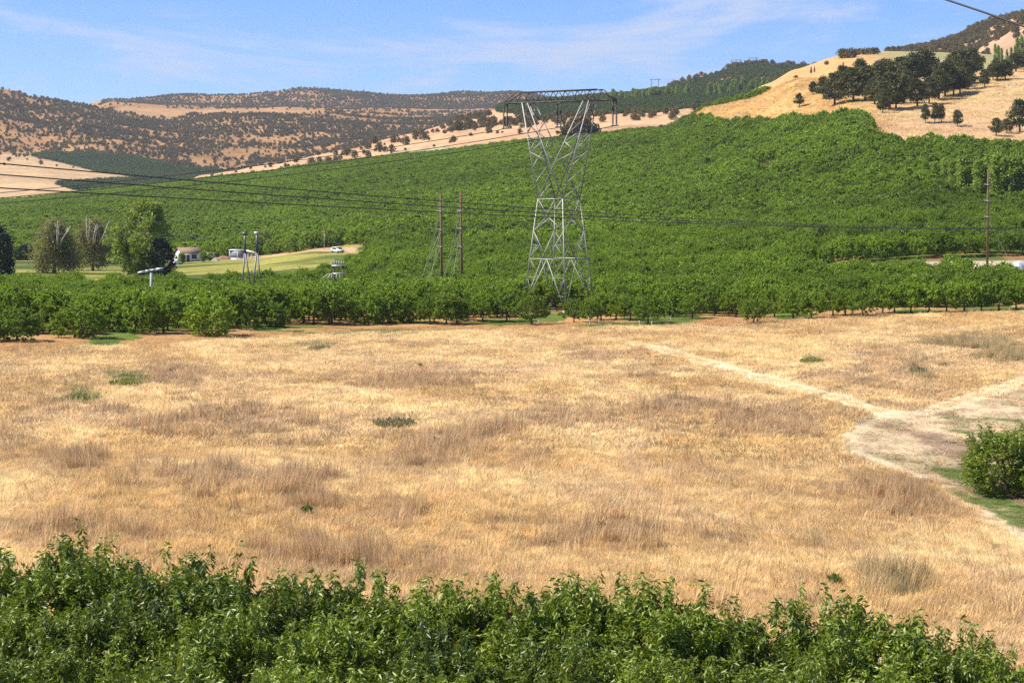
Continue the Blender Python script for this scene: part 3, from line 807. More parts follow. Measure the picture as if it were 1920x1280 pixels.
V['conifer'] = [(trunk_mesh('pine_trunk_mesh', s, 14, 0.25, 3, 0.6, 9, M['bark'], fork=0.5),
                 clump_crown('pine_crown_mesh', s, M['darkleaf'], 3.2, 1.5, 15, 60, 20, 1.0, shape='cone', cr=0.24)) for s in (81, 82)]

def plant(name, kind, k, loc, rz, sc, label, cat='tree', group=None, sz=None):
    t = thing(name, label, cat, loc, rz, (sc, sc, sz or sc), group)
    tr, cr_ = V[kind][k % len(V[kind])]
    link('trunk', tr, t); link('crown', cr_, t)
    return t

def scatter(name, pts, rot, scl, idx, variants, label, tint=None, cat='trees'):
    """one stuff object: geometry-node instances of the variant meshes on points"""
    src = bpy.data.collections.new(name + '_kinds')
    for i, v in enumerate(variants):
        src.objects.link(bpy.data.objects.new('%s_kind_%02d' % (name, i), v))
    me = bpy.data.meshes.new(name)
    n = len(pts)
    me.vertices.add(n); me.vertices.foreach_set('co', np.asarray(pts, dtype=np.float32).ravel())
    a = me.attributes.new('rot', 'FLOAT_VECTOR', 'POINT'); a.data.foreach_set('vector', np.asarray(rot, dtype=np.float32).ravel())
    a = me.attributes.new('scl', 'FLOAT_VECTOR', 'POINT'); a.data.foreach_set('vector', np.asarray(scl, dtype=np.float32).ravel())
    a = me.attributes.new('idx', 'INT', 'POINT'); a.data.foreach_set('value', np.asarray(idx, dtype=np.int32))
    if tint is not None:
        a = me.attributes.new('tint', 'FLOAT_COLOR', 'POINT')
        a.data.foreach_set('color', np.concatenate([tint, np.ones((n, 1))], 1).astype(np.float32).ravel())
    o = link(name, me)
    tag(o, label, cat, kind='stuff')
    g = bpy.data.node_groups.new(name + '_scatter', 'GeometryNodeTree')
    g.interface.new_socket('Geometry', in_out='INPUT', socket_type='NodeSocketGeometry')
    g.interface.new_socket('Geometry', in_out='OUTPUT', socket_type='NodeSocketGeometry')
    N, K = g.nodes, g.links
    gi = N.new('NodeGroupInput'); go = N.new('NodeGroupOutput')
    ip = N.new('GeometryNodeInstanceOnPoints')
    ci = N.new('GeometryNodeCollectionInfo')
    ci.inputs['Collection'].default_value = src
    ci.inputs['Separate Children'].default_value = True
    ci.inputs['Reset Children'].default_value = True
    def na(nm, ty):
        q = N.new('GeometryNodeInputNamedAttribute'); q.data_type = ty; q.inputs[0].default_value = nm
        return q.outputs['Attribute']
    er = N.new('FunctionNodeEulerToRotation')
    K.new(na('rot', 'FLOAT_VECTOR'), er.inputs[0])
    K.new(gi.outputs[0], ip.inputs['Points'])
    K.new(ci.outputs[0], ip.inputs['Instance'])
    ip.inputs['Pick Instance'].default_value = True
    K.new(na('idx', 'INT'), ip.inputs['Instance Index'])
    K.new(er.outputs[0], ip.inputs['Rotation'])
    K.new(na('scl', 'FLOAT_VECTOR'), ip.inputs['Scale'])
    K.new(ip.outputs[0], go.inputs[0])
    md = o.modifiers.new('scatter', 'NODES'); md.node_group = g
    return o

# ------------------------------------------------------------------ cherry orchard
TOWER_D, TOWER_U = 338.0, 1048.0
tower_xy = np.array([(TOWER_U - 960) / FPX * TOWER_D, TOWER_D])
front = [  # photo base of trees along the field's edge, height factor
 (-40, 640, 1.0), (32, 638, 1.0), (150, 633, 1.08), (92, 616, 1.0), (258, 624, 1.08), (345, 607, 1.05), (396, 629, 1.0), (330, 590, 1.1), (462, 611, 1.02), (516, 613, 0.72),
 (200, 606, 1.1), (430, 594, 1.1), (545, 585, 1.0), (600, 591, 1.1), (648, 600, 1.1), (690, 607, 1.0), (727, 606, 1.05), (765, 605, 1.0), (806, 607, 1.0), (837, 608, 1.05), (857, 607, 0.95), (905, 603, 1.0),
 (950, 603, 1.05), (997, 608, 1.08), (1076, 604, 0.95), (1106, 605, 0.9), (1127, 600, 0.95), (1155, 600, 0.95), (1182, 601, 0.9), (1215, 607, 0.95),
 (1262, 594, 1.0), (1298, 597, 0.85), (1340, 592, 1.0), (1380, 594, 0.95), (1413, 607, 0.85), (1452, 594, 1.0), (1487, 598, 1.0), (1521, 599, 0.98), (1562, 591, 1.0),
 (1585, 592, 0.95), (1617, 595, 1.0), (1655, 588, 1.0), (1677, 586, 1.0), (1708, 586, 1.0), (1742, 585, 1.05), (1775, 584, 1.0), (1808, 583, 1.05),
 (1840, 582, 1.0), (1873, 581, 1.05), (1905, 580, 1.0), (1945, 580, 1.0)]
trees = []                                   # (x, y, z, rot, scale, first row?)
for (u, y, s) in front:
    p = hit(NEAR, u, y, 200, 380)
    trees.append((p.x, p.y, p.z, random.uniform(0, 6.3), s * ((1.22 if y > 618 else 1.25) if u < 500 else (1.12 if u < 800 else 1.0)) * (0.88 if abs(u - 1048) < 60 else 1.0) * random.uniform(0.95, 1.06), 1))
fx = np.array([[t[0], t[1]] for t in trees])
ang = R(6); ca, sa = math.cos(ang), math.sin(ang)
gi_, gj_ = np.meshgrid(np.arange(-420, 421), np.arange(-60, 300))
gx = gi_.ravel() * 3.9; gy = gj_.ravel() * 6.6
rr_ = np.random.default_rng(5)
gx = gx + rr_.normal(size=gx.shape) * 0.6; gy = gy + rr_.normal(size=gx.shape) * 0.5 + 9 * (VN[0].fbm(gx / 150, gy / 150, 2) - 0.5)
X = gx * ca - gy * sa; Y = gx * sa + gy * ca + 230
ok = (Y > 230) & (Y < 1760)
X, Y = X[ok], Y[ok]
U = 960 + X / Y * FPX
ok = (U > -110) & (U < 2030)
X, Y, U = X[ok], Y[ok], U[ok]
n_edge = VN[2].fbm(X / 40, Y / 40, 2)
ok = (Y > edge_d(U) + np.where(U < 540, 16.0, 11.0)) & (Y < top_d(U) + 14 * (n_edge - 0.5)) & ~is_lawn(U, Y)
ok &= ~((U > 1480) & (Y > 284 * KD) & (Y < 299 * KD))
ok &= np.hypot(X - tower_xy[0], Y - tower_xy[1]) > 7.5
ok &= ~((np.abs(U - 1048) < 72) & (Y < TOWER_D + 3))
ok &= ~((U > 538) & (U < 705) & (Y < edge_d(U) + 17 - (U - 538) * 0.09))      # grassy lane into the orchard
CLR = hit(NEAR, 1444, 311, 650, 1000).y
ok &= ~((np.abs(U - 1444) < 28) & (Y > CLR - 46) & (Y < CLR + 14))                     # small clearing on the slope
ok &= ~(inpoly(U, yimg(NEAR.base(U, Y), Y), [(1178, 292), (1182, 289), (1224, 304), (1224, 309)]))
ok &= rr_.random(len(X)) > 0.05 + 0.22 * sstep(0.55, 0.66, VN[5].fbm(X / 9, Y / 16, 3))
X, Y, U = X[ok], Y[ok], U[ok]
keep = np.ones(len(X), bool)
for q in fx: keep &= np.hypot(X - q[0], Y - q[1]) > 3.9
X, Y, U = X[keep], Y[keep], U[keep]
# trees just behind the crest of the grassy shoulder
Uc = np.linspace(1262, 1440, 70); Yc = np.interp(Uc, [1240, 1330, 1400, 1440], [905, 838, 818, 810]) * KD + 10
X = np.append(X, (Uc - 960) / FPX * Yc); Y = np.append(Y, Yc); U = np.append(U, Uc)
Z = NEAR.z(U, Y)
ty = yimg(Z + 4.5, Y)
vis = (U > -60) & (U < 1985)
X, Y, U, Z = X[vis], Y[vis], U[vis], Z[vis]
order = np.argsort(Y)
X, Y, U, Z = X[order], Y[order], U[order], Z[order]
n_ind = 300 - len(trees)
rnk = np.where((U > -20) & (U < 1940))[0][:n_ind]
ind = np.zeros(len(X), bool); ind[rnk] = True
hvar = 0.9 + 0.25 * VN[3].fbm(X / 60, Y / 60, 2)
for i in np.where(ind)[0]:
    trees.append((X[i], Y[i], Z[i], rr_.random() * 6.3, (0.95 + 0.25 * rr_.random()) * hvar[i] * np.interp(Y[i] - edge_d(U[i]), [10, 50, 110], [1.22, 1.0, 0.8] if U[i] < 640 else [1.08, 1.02, 1.0]), 0))
ORD = ['first', 'second', 'third', 'fourth', 'fifth', 'sixth', 'seventh', 'eighth', 'ninth', 'tenth', 'eleventh', 'twelfth', 'thirteenth', 'fourteenth', 'fifteenth', 'sixteenth',
       'seventeenth', 'eighteenth', 'nineteenth', 'twentieth', 'twenty-first', 'twenty-second', 'twenty-third', 'twenty-fourth', 'twenty-fifth', 'twenty-sixth', 'twenty-seventh', 'twenty-eighth', 'twenty-ninth', 'thirtieth'] + ['thirty-' + w for w in ('first', 'second', 'third', 'fourth', 'fifth', 'sixth', 'seventh', 'eighth', 'ninth')] + ['fortieth']
fr = sorted([i for i, t in enumerate(trees) if t[5]], key=lambda i: trees[i][0] / trees[i][1])
flab = {}
nl = nr = 0
for i in fr:
    u = 960 + trees[i][0] / trees[i][1] * FPX
    if u < TOWER_U:
        flab[i] = None
lefts = [i for i in fr if 960 + trees[i][0] / trees[i][1] * FPX < TOWER_U][::-1]
rights = [i for i in fr if 960 + trees[i][0] / trees[i][1] * FPX >= TOWER_U]
for k, i in enumerate(lefts): flab[i] = '%s cherry tree leftward from the lattice tower along the field edge' % ORD[k]
for k, i in enumerate(rights): flab[i] = '%s cherry tree rightward from the lattice tower along the field edge' % ORD[k]
bear = {i: trees[i][0] / trees[i][1] for i in fr}
rank = {}
for i in sorted([i for i, t in enumerate(trees) if not t[5]], key=lambda i: trees[i][1]):
    j = min(fr, key=lambda q: abs(bear[q] - trees[i][0] / trees[i][1]))
    rank[j] = rank.get(j, 0) + 1
    side = ('leftward', lefts.index(j)) if j in lefts else ('rightward', rights.index(j))
    flab[i] = '%s cherry tree back behind the %s front-row tree %s from the lattice tower' % (ORD[rank[j] - 1], ORD[side[1]], side[0])
for i, (x, y, z, rz, s, f) in enumerate(trees):
    if f and abs(960 + x / y * FPX - 516) < 8:
        lab = 'small lone cherry bush at the field edge beside the grassy lane'
    else:
        lab = flab.get(i) or 'bushy green cherry tree inside the orchard block behind the front trees'
    low = f and 960 + x / y * FPX < 500 and y < 268
    plant('cherry_tree', 'bush' if (f and 960 + x / y * FPX < 800) else 'mid', i, (x, y, z), rz, s, lab, group='cherry trees of the orchard', sz=s * (0.8 if low else 1.0))
rest = ~ind
nrest = int(rest.sum())
mid_ = rest & (Y < 560); far_ = rest & (Y >= 560)
idx = np.where(Y < 560, rr_.integers(0, 6, len(X)), 6 + rr_.integers(0, 4, len(X)))
s_ = (0.88 + 0.26 * rr_.random(len(X))) * hvar
steep = np.interp(U, [1240, 1330, 1600, 1640, 1920], [1, 1.12, 1.3, 1.1, 1.05]) * np.where(Y > 500, 1, 1)
s_ = s_ * np.where((U < 700) & (Y < 600), 0.82, 1.0)
s_ = s_ * np.where(U > 1240, np.where(Y > 700, steep, 1.0), 1.0)
scatter('cherry_orchard', np.stack([X, Y, Z], 1)[rest], np.stack([0 * X, 0 * X, rr_.random(len(X)) * 6.3], 1)[rest],
        np.stack([s_, s_, s_ * (0.9 + 0.25 * rr_.random(len(X)))], 1)[rest], idx[rest],
        [m for _, m in V['mid']] + V['far'], 'dense mass of green cherry trees covering the slope behind the tower')

# foreground cherry trees below the camera, tops seen from above
row_a = [(-70, 1045), (115, 1022), (245, 1050), (385, 1042), (520, 1090), (640, 1080), (830, 1092), (960, 1150), (1065, 1088), (1250, 1100), (1420, 1150), (1610, 1130), (1770, 1185), (1890, 1225), (2010, 1250)]
row_b = [(-20, 1130), (180, 1120), (400, 1140), (610, 1165), (820, 1185), (1030, 1200), (1240, 1225), (1450, 1240), (1660, 1262)]
row_c = [(60, 1215), (300, 1225), (560, 1245), (800, 1262)]
pick = random.Random(4)
k = 0
for nm, row, dd0, dd1 in (('back', row_a, 60.5, 50.0), ('middle', row_b, 55.5, 46.0), ('front', row_c, 50.5, 44.0)):
    for j, (u, ytop) in enumerate(row):
        d = dd0 + (dd1 - dd0) * (u + 70) / 2080
        base = at(NEAR, u, d)
        top = CZ + (YH - ytop) / FPX * d
        h = top - base.z
        sc = h / 4.5
        lab = {'back': '%s tall leafy cherry tree from the left in the farthest bottom-edge row', 'middle': '%s leafy cherry tree from the left in the second row along the bottom edge',
               'front': '%s leafy cherry crown from the left at the very bottom edge'}[nm] % ORD[j]
        plant('foreground_cherry_tree', 'near', k % 5, base, pick.uniform(0, 6.28), max(0.88, min(1.15, sc)), lab, group='cherry trees along the bottom edge', sz=sc)
        k += 1
# the cherry tree at the right edge beside the bare ground
for (u, y, s, lab) in ((1888, 925, 1.0, 'cherry tree at the right edge standing over dark mulch by the bare track'),
                       (2010, 900, 1.1, 'cherry tree cut by the right edge behind the one on dark mulch')):
    plant('cherry_tree', 'near', 5, hit(NEAR, u, y, 90, 220), 1.1 * k, s * 1.3, lab, group='cherry trees by the bare track', sz=s * 0.95)
    k += 1

# ------------------------------------------------------------------ oaks and scrub
oaks = []    # sheet point, scale, label or None
def put_oak(u, ybase, hpx, wide=1.0, lab=None, d0=560, d1=1150, sheet=NEAR):
    p = hit(sheet, u, ybase, d0, d1)
    oaks.append((p, hpx * p.y / FPX / 10.0, wide, lab))
hill_oaks = [(1565, 198, 58, 1.0), (1545, 185, 40, 0.9), (1600, 192, 62, 1.1), (1622, 190, 60, 1.0), (1640, 196, 48, 1.0), (1580, 170, 44, 1.0), (1612, 150, 38, 1.0), (1625, 165, 40, 1.1),
 (1668, 206, 66, 1.0), (1655, 212, 30, 0.9), (1680, 204, 50, 1.0), (1695, 195, 52, 1.0), (1660, 165, 52, 1.2), (1690, 155, 46, 1.2), (1718, 160, 58, 1.2), (1735, 155, 60, 1.1), (1745, 150, 40, 1.1),
 (1720, 200, 50, 0.9), (1742, 195, 48, 0.9), (1760, 188, 55, 0.9), (1772, 182, 60, 0.9), (1788, 180, 52, 0.9), (1800, 176, 46, 0.9), (1815, 168, 40, 0.9), (1795, 150, 54, 1.3), (1820, 145, 50, 1.3), (1808, 158, 44, 1.2), (1780, 165, 50, 1.1),
 (1846, 164, 32, 0.8), (1870, 152, 38, 1.0), (1885, 150, 36, 1.0), (1862, 150, 30, 1.0), (1905, 136, 34, 1.3), (1925, 132, 36, 1.2), (1648, 150, 34, 1.0), (1700, 178, 44, 1.0), (1612, 178, 48, 1.1)]
for (u, y, h, w) in hill_oaks: put_oak(u, y, h, w)
nh = len(oaks)
put_oak(1524, 178, 24, 0.8, 'small lone oak on the golden slope left of the oak grove', 700, 1150)
put_oak(1499, 200, 24, 0.9, 'leaning small oak on the golden slope just above the orchard edge', 700, 1150)
put_oak(1735, 231, 34, 0.62, 'leftmost of three slim oaks in a row on the pale slope')
put_oak(1753, 230, 35, 0.62, 'middle one of three slim oaks in a row on the pale slope')
put_oak(1765, 230, 33, 0.62, 'rightmost of three slim oaks in a row on the pale slope')
put_oak(1795, 238, 30, 0.8, 'small round oak alone on the pale slope right of three slim oaks')
put_oak(1868, 255, 32, 0.95, 'low spreading oak at the orchard top near the right edge')
put_oak(1888, 250, 26, 1.0, 'low dark oak between two larger ones near the right edge')
put_oak(1912, 248, 58, 0.85, 'tall oak cut by the right edge on the pale slope')
grove = sorted(range(nh), key=lambda i: oaks[i][0].x / oaks[i][0].y)
for i, (p, s, w, lab) in enumerate(oaks):
    plant('oak_tree', 'oak', i, p, i * 1.7, s * w, lab or '%s dark oak from the left in the dense grove on the golden hilltop' % ORD[grove.index(i)],
          group=None if lab else 'oaks of the hilltop grove', sz=s)

def rnd_in(sheet, n, ua, ub, da, db, rng):
    """random points, even over the ground seen between two depths"""
    u = ua + (ub - ua) * rng.random(n); d = np.sqrt(da * da + (db * db - da * da) * rng.random(n))
    return u, d
rg = np.random.default_rng(77)
SC = []      # scrub trees: u, d, z, scale
def scrub(sheet, n, ua, ub, da, db, fn, s0, s1, slope=0.075):
    u, d = rnd_in(sheet, n, ua, ub, da, db, rg)
    x = (u - 960) / FPX * d; z = sheet.z(u, d)
    w = np.clip((yimg(sheet.base(u, d), d) - yimg(sheet.base(u, d + 40), d + 40)) / (40.0 * slope), 0.10, 1.0)
    p = fn(u, d, x, z) * w
    k = rg.random(n) < p
    s = s0 + (s1 - s0) * rg.random(n) ** 1.5
    SC.append(np.stack([x, d, z, s], 1)[k])
def f_far(u, d, x, z):
    y = yimg(z, d)
    n = VN[0].fbm(x / 170, d / 240, 4); n2 = VN[1].fbm(x / 420 + 7, d / 500, 3)
    p = sstep(0.36, 0.60, VN[5].fbm((x + 0.5 * d) / 120, (d - 0.3 * x) / 60, 4)) * 0.62 + 0.14 + 0.28 * sstep(0.48, 0.62, n2)
    p = np.where(inpoly(u, y, VAL_ORCH) | inpoly(u, y, VAL_ORCH2) | (inpoly(u, y, FIELDF) & (d > 4200)), 0, p)
    p = p * sstep(2700, 3300, d)
    p = np.where((d < 3300) & (u < 160), p * 0.2, p)
    pale = inpoly(u, y, [(340, 300), (420, 280), (470, 290), (450, 318), (380, 318)]) | inpoly(u, y, [(0, 230), (60, 260), (90, 275), (20, 262)])
    return np.where(pale, p * 0.25, p)
scrub(FAR, 60000, -30, 980, 2800, 5300, f_far, 0.34, 0.85)
scrub(FAR, 34000, 190, 1240, 5300, 6400, lambda u, d, x, z: sstep(5400, 5650, d) * 0.9 * (0.30 + 0.70 * sstep(0.3, 0.55, VN[0].fbm(x / 150, d / 150, 3))), 0.4, 0.85, 0.035)
def f_mid(u, d, x, z):
    n = VN[0].fbm(x / 60, d / 90, 4)
    k = np.interp(u, [380, 700, 830, 900, 1000, 1160, 1300, 1430], [2300, 2250, 2120, 1960, 1850, 1760, 1750, 1750])
    p = sstep(k, k + 160, d) * (0.18 + 0.8 * sstep(0.38, 0.55, n)) * np.where(u < 840, 0.25, 1.0)
    p = np.where(d > 2950, p * 0.5, p)
    return np.where(mid_orchard(u, d, x), 0.02, p)
scrub(MID, 5200, 380, 1560, 1700, 3050, f_mid, 0.4, 1.0, 0.03)
scrub(MID, 260, 380, 1000, 1800, 2350, lambda u, d, x, z: 0.30 + 0 * u, 0.3, 0.8, 0.02)
scrub(MID, 420, 1180, 1560, 2860, 3080, lambda u, d, x, z: 0.85 * sstep(0.38, 0.5, VN[3].fbm(x / 70, d / 70, 3)), 0.7, 1.3, 0.01)
def f_crag(u, d, x, z):
    n = VN[0].fbm(x / 40, d / 60, 3)
    k = np.interp(u, [1690, 1800, 1830, 1920], [1900, 2250, 2330, 2260])
    return np.where(d > k, 0.45 + 0.4 * n, 0.04)
scrub(CRAG, 4600, 1660, 1990, 2000, 2780, f_crag, 0.4, 0.95, 0.03)
scrub(GOLD, 30, 1480, 1900, 1380, 1560, lambda u, d, x, z: 0.25 + 0 * u, 0.35, 0.7)
SC = np.concatenate(SC)
ext = []
for (u, y, sh, d0, d1, s) in ([(1577 + 7 * i, 110 - 0.4 * i, GOLD, 1400, 1540, 0.85) for i in range(4)] + [(1604 + 8 * i, 104 - i * .4, GOLD, 1400, 1560, 0.62) for i in range(6)]
        + [(u_, y_, MID, 1900, 2450, s_1) for u_, y_, s_1 in ((700, 270, 1.9), (738, 268, 1.6), (780, 262, 1.7), (795, 263, 1.5), (760, 272, 1.7), (690, 280, 1.4), (735, 285, 1.3), (710, 285, 1.5), (650, 292, 1.7), (665, 296, 1.3),
             (690, 296, 1.2), (540, 318, 1.0), (585, 312, 1.6), (600, 314, 1.7), (615, 313, 1.6), (630, 312, 1.5), (860, 245, 1.9), (880, 240, 2.0), (905, 236, 2.0), (925, 234, 1.8))]
        + [(u_, 252, NEAR, 1200, 1500, s_1) for u_, s_1 in ((1065, 1.6), (1075, 1.9), (1088, 2.0), (1098, 1.8), (1110, 1.5))]):
    p = hit(sh, u, y, d0, d1)
    ext.append((p.x, p.y, p.z, s * (0.68 if sh is MID else 1.0)))
SC = np.concatenate([SC, np.array(ext)])
app = SC[:, 3] / SC[:, 1]
Us = 960 + SC[:, 0] / SC[:, 1] * FPX
app[(Us < -5) | (Us > 1925)] = 0
app[-len(ext):] += 1
n_big = 300 - len(oaks)
big = np.argsort(-app)[:n_big]
bigm = np.zeros(len(SC), bool); bigm[big] = True
for i in big:
    x, y, z, s = SC[i]
    u = 960 + x / y * FPX
    if i >= len(SC) - 5: lab, grp = 'dark broad oak at the orchard crest seen through the lattice tower', 'dark oaks behind the tower'
    elif y < 1700: lab, grp = 'dark oak on the grassy crest behind the oak grove', 'oaks on the far grassy crest'
    elif u > 1560: lab, grp = 'dark scrub oak on the brown ridge at the upper right', 'scrub oaks of the brown ridge'
    elif u > 840: lab, grp = 'scrub oak on the dry knoll behind the lattice tower', 'scrub oaks of the dry knoll'
    elif y < 2700: lab, grp = 'scrub oak on the tan slope beyond the orchard', 'scrub oaks of the tan slope'
    else: lab, grp = 'scrub oak on the brown hillside across the valley', 'scrub oaks across the valley'
    plant('scrub_oak', 'scrub', int(i), (x, y, z), float(i) * 1.3, s, lab, group=grp)
r_ = SC[~bigm]
scatter('scrub_oaks', r_[:, :3], np.stack([0 * r_[:, 0], 0 * r_[:, 0], rg.random(len(r_)) * 6.3], 1), np.repeat(r_[:, 3:4], 3, 1) * np.array([[1.05, 1.05, 0.95]]),
        rg.integers(0, 4, len(r_)), [m for _, m in V['scrub']], 'countless scrub oaks dotting the brown hillsides in the distance')

# orchard blocks far away on the middle ridge and in the valley
pts = []
u, d = rnd_in(MID, 16000, 930, 1560, 1950, 2920, rg)
x = (u - 960) / FPX * d
kk = mid_orchard(u, d, x); pts.append(np.stack([x, d, MID.z(u, d)], 1)[kk])
u, d = rnd_in(FAR, 9000, 40, 440, 2300, 3300, rg)
x = (u - 960) / FPX * d; z = FAR.z(u, d); y = yimg(z, d)
kk = inpoly(u, y, VAL_ORCH) | inpoly(u, y, VAL_ORCH2); pts.append(np.stack([x, d, z], 1)[kk])
pts = np.concatenate(pts)
M['farorch'] = leaf_mat('distant_orchard_leaf', (0.030, 0.060, 0.014), (0.095, 0.140, 0.028), rough=0.7, trans=0.15, spec=0.2, patch=0.008)
vf = [cherry_crown('distant_cherry_crown', s, M['farorch'], 40, 7, 1.0, 0.6, False, rad=2.8, h0=0.4, sl=(0.4, 0.9)) for s in (91, 92)]
sv = 1.0 + 0.3 * rg.random(len(pts))
scatter('distant_orchard', pts, np.stack([0 * sv, 0 * sv, rg.random(len(pts)) * 6.3], 1), np.repeat(sv[:, None], 3, 1), rg.integers(0, 2, len(pts)), vf,
        'dark green orchard blocks on the distant ridge and valley floor')

# poplar rows
def poplar_at(u, y, hpx, sheet, d0, d1, lab, grp, i, wide=1.0, kind='poplar'):
    p = hit(sheet, u, y, d0, d1)
    s = hpx * p.y / FPX / 15.0
    plant({'poplar': 'poplar_tree', 'conifer': 'pine_tree'}[kind], kind, i, p, i * 2.1, s * wide, lab, group=grp, sz=s)
pr = random.Random(9)
for i in range(34):
    u = 1146 + i * 4.6 + pr.uniform(-1.5, 1.5)
    poplar_at(u, 189 - max(0, i - 8) * 0.35, pr.uniform(12, 23), MID, 2300, 2800, '%s slim poplar from the left in the pale windbreak right of the crossarm' % ORD[i], 'poplars of the pale windbreak', i, 1.5)
for i in range(40):
    u = 1330 + i * 3.6 + pr.uniform(-1.4, 1.4)
    poplar_at(u, 178 - i * 0.2 + pr.uniform(-4, 7), pr.uniform(16, 27), MID, 2000, 2650, '%s slim poplar from the left in the dark windbreak on the green ridge' % ORD[i], 'poplars of the dark windbreak', i, 1.2)
PU = [1788, 1806, 1822, 1836, 1857, 1872, 1886, 1898, 1912, 1928, 1772, 1755, 1846, 1735]
for i, (u, y, h) in enumerate([(1788, 365, 62), (1806, 372, 78), (1822, 368, 66), (1836, 376, 74), (1857, 374, 84), (1872, 384, 92), (1886, 378, 80), (1898, 384, 90), (1912, 382, 86), (1928, 384, 84), (1772, 352, 48), (1755, 350, 44), (1846, 360, 60), (1735, 344, 40)]):
    poplar_at(u, y, h, NEAR, 480, 720, '%s tall poplar from the left in the clump behind the right utility pole' % ORD[sorted(PU).index(u)], 'poplars behind the right pole', i, 1.35)
for i, (u, y, h) in enumerate([(1866, 118, 34), (1872, 116, 30), (1878, 117, 26), (1888, 118, 24), (1896, 118, 28), (1908, 116, 44), (1916, 116, 46), (1903, 117, 30)]):
    poplar_at(u, y, h, GOLD, 1300, 1600, '%s thin poplar from the left on the hilltop behind the oak grove' % ORD[[0, 1, 2, 3, 4, 6, 7, 5][i]], 'thin poplars on the hilltop', i, 0.75)
for i, (u, y, h, sh, d0, d1) in enumerate([(682, 178, 10, FAR, 5600, 6400), (713, 180, 7, FAR, 5600, 6400), (727, 181, 7, FAR, 5600, 6400), (1478, 128, 14, MID, 2800, 3050), (1521, 138, 12, GOLD, 1350, 1560),
        (1527, 136, 10, GOLD, 1350, 1560), (1581, 128, 11, GOLD, 1350, 1500), (1698, 100, 9, CRAG, 2300, 2800), (1677, 101, 6, CRAG, 2300, 2800)]):
    lab = ['tallest lone pine on the far left skyline', 'small pine second from the tall one on the far skyline', 'small pine third from the tall one on the far skyline', 'dark pine on the green ridge crest',
           'left pine of a pair on the grassy hill flank', 'right pine of a pair on the grassy hill flank', 'lone small pine in the middle of the grassy hill', 'dark pine on the skyline below the brown ridge', 'tiny pine on the grassy skyline'][i]
    poplar_at(u, y, h, sh, d0, d1, lab, None, i, 0.9, 'conifer')

# ------------------------------------------------------------------ lattice tower
A2 = np.array((0.806, -0.592)); B2 = np.array((0.592, 0.806))
T0 = Vector((tower_xy[0], tower_xy[1], 0.0))
tg = float(NEAR.zxy(tower_xy[0], tower_xy[1]))
TP = FPX / TOWER_D
def tz(y): return CZ + (YH - y) / TP
def TPnt(a, b, z): return Vector((a * A2[0] + b * B2[0], a * A2[1] + b * B2[1], z - tg))
tower = thing('lattice_tower', 'tall galvanised lattice transmission tower with forked masts and long crossarm', 'tower', (T0.x, T0.y, tg))
def member(name, p, q, w, mat='steel'):
    return MB().bar(p, q, w).obj(name, M[mat], tower)
z_g, z_r2, z_m, z_w, z_x, z_b, z_t = tg - 0.3, tz(485), tz(433), tz(373), tz(325), tz(191), tz(171)
def hs(z): return np.interp(z, [z_g, z_r2, z_w], [4.45, 3.53, 2.55])
SG = [(-1, -1), (1, -1), (1, 1), (-1, 1)]
for (i, j) in SG:
    member('leg', TPnt(i * hs(z_g), j * hs(z_g), z_g), TPnt(i * hs(z_w), j * hs(z_w), z_w), 0.20)
    MB().box(-0.5, 0.5, -0.5, 0.5, -0.4, 0.5, Matrix.Translation(TPnt(i * hs(z_g), j * hs(z_g), z_g + 0.2))).obj('footing', M['beam'], tower)
for k in range(4):
    (i0, j0), (i1, j1) = SG[k], SG[(k + 1) % 4]
    def F(t, z):
        h = hs(z); return TPnt((i0 * (1 - t) + i1 * t) * h, (j0 * (1 - t) + j1 * t) * h, z)
    B = lambda p, q, w=0.12: member('brace', p, q, w * 0.75, 'steel' if k in (0, 3) else 'shadesteel')  # right and back faces get the steel with shade painted in
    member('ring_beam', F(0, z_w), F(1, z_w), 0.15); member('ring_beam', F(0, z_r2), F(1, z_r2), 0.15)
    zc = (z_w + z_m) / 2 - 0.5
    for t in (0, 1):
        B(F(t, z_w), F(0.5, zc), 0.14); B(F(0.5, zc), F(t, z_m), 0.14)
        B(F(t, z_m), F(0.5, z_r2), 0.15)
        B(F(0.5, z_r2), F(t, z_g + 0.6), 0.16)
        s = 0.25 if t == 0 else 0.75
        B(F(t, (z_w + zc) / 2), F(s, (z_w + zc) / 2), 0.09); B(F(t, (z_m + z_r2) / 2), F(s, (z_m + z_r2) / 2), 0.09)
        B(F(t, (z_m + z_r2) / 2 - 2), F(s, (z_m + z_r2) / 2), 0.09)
        for fz in (0.33, 0.66):
            zz_ = z_r2 + (z_g - z_r2) * fz
            e = 0.5 * (1 - fz); e = e if t == 0 else 1 - e
            B(F(t, zz_), F(e, zz_), 0.09)
            zq = z_r2 + (z_g - z_r2) * (fz - 0.33)
            B(F(t, zq), F(e, zz_), 0.08)
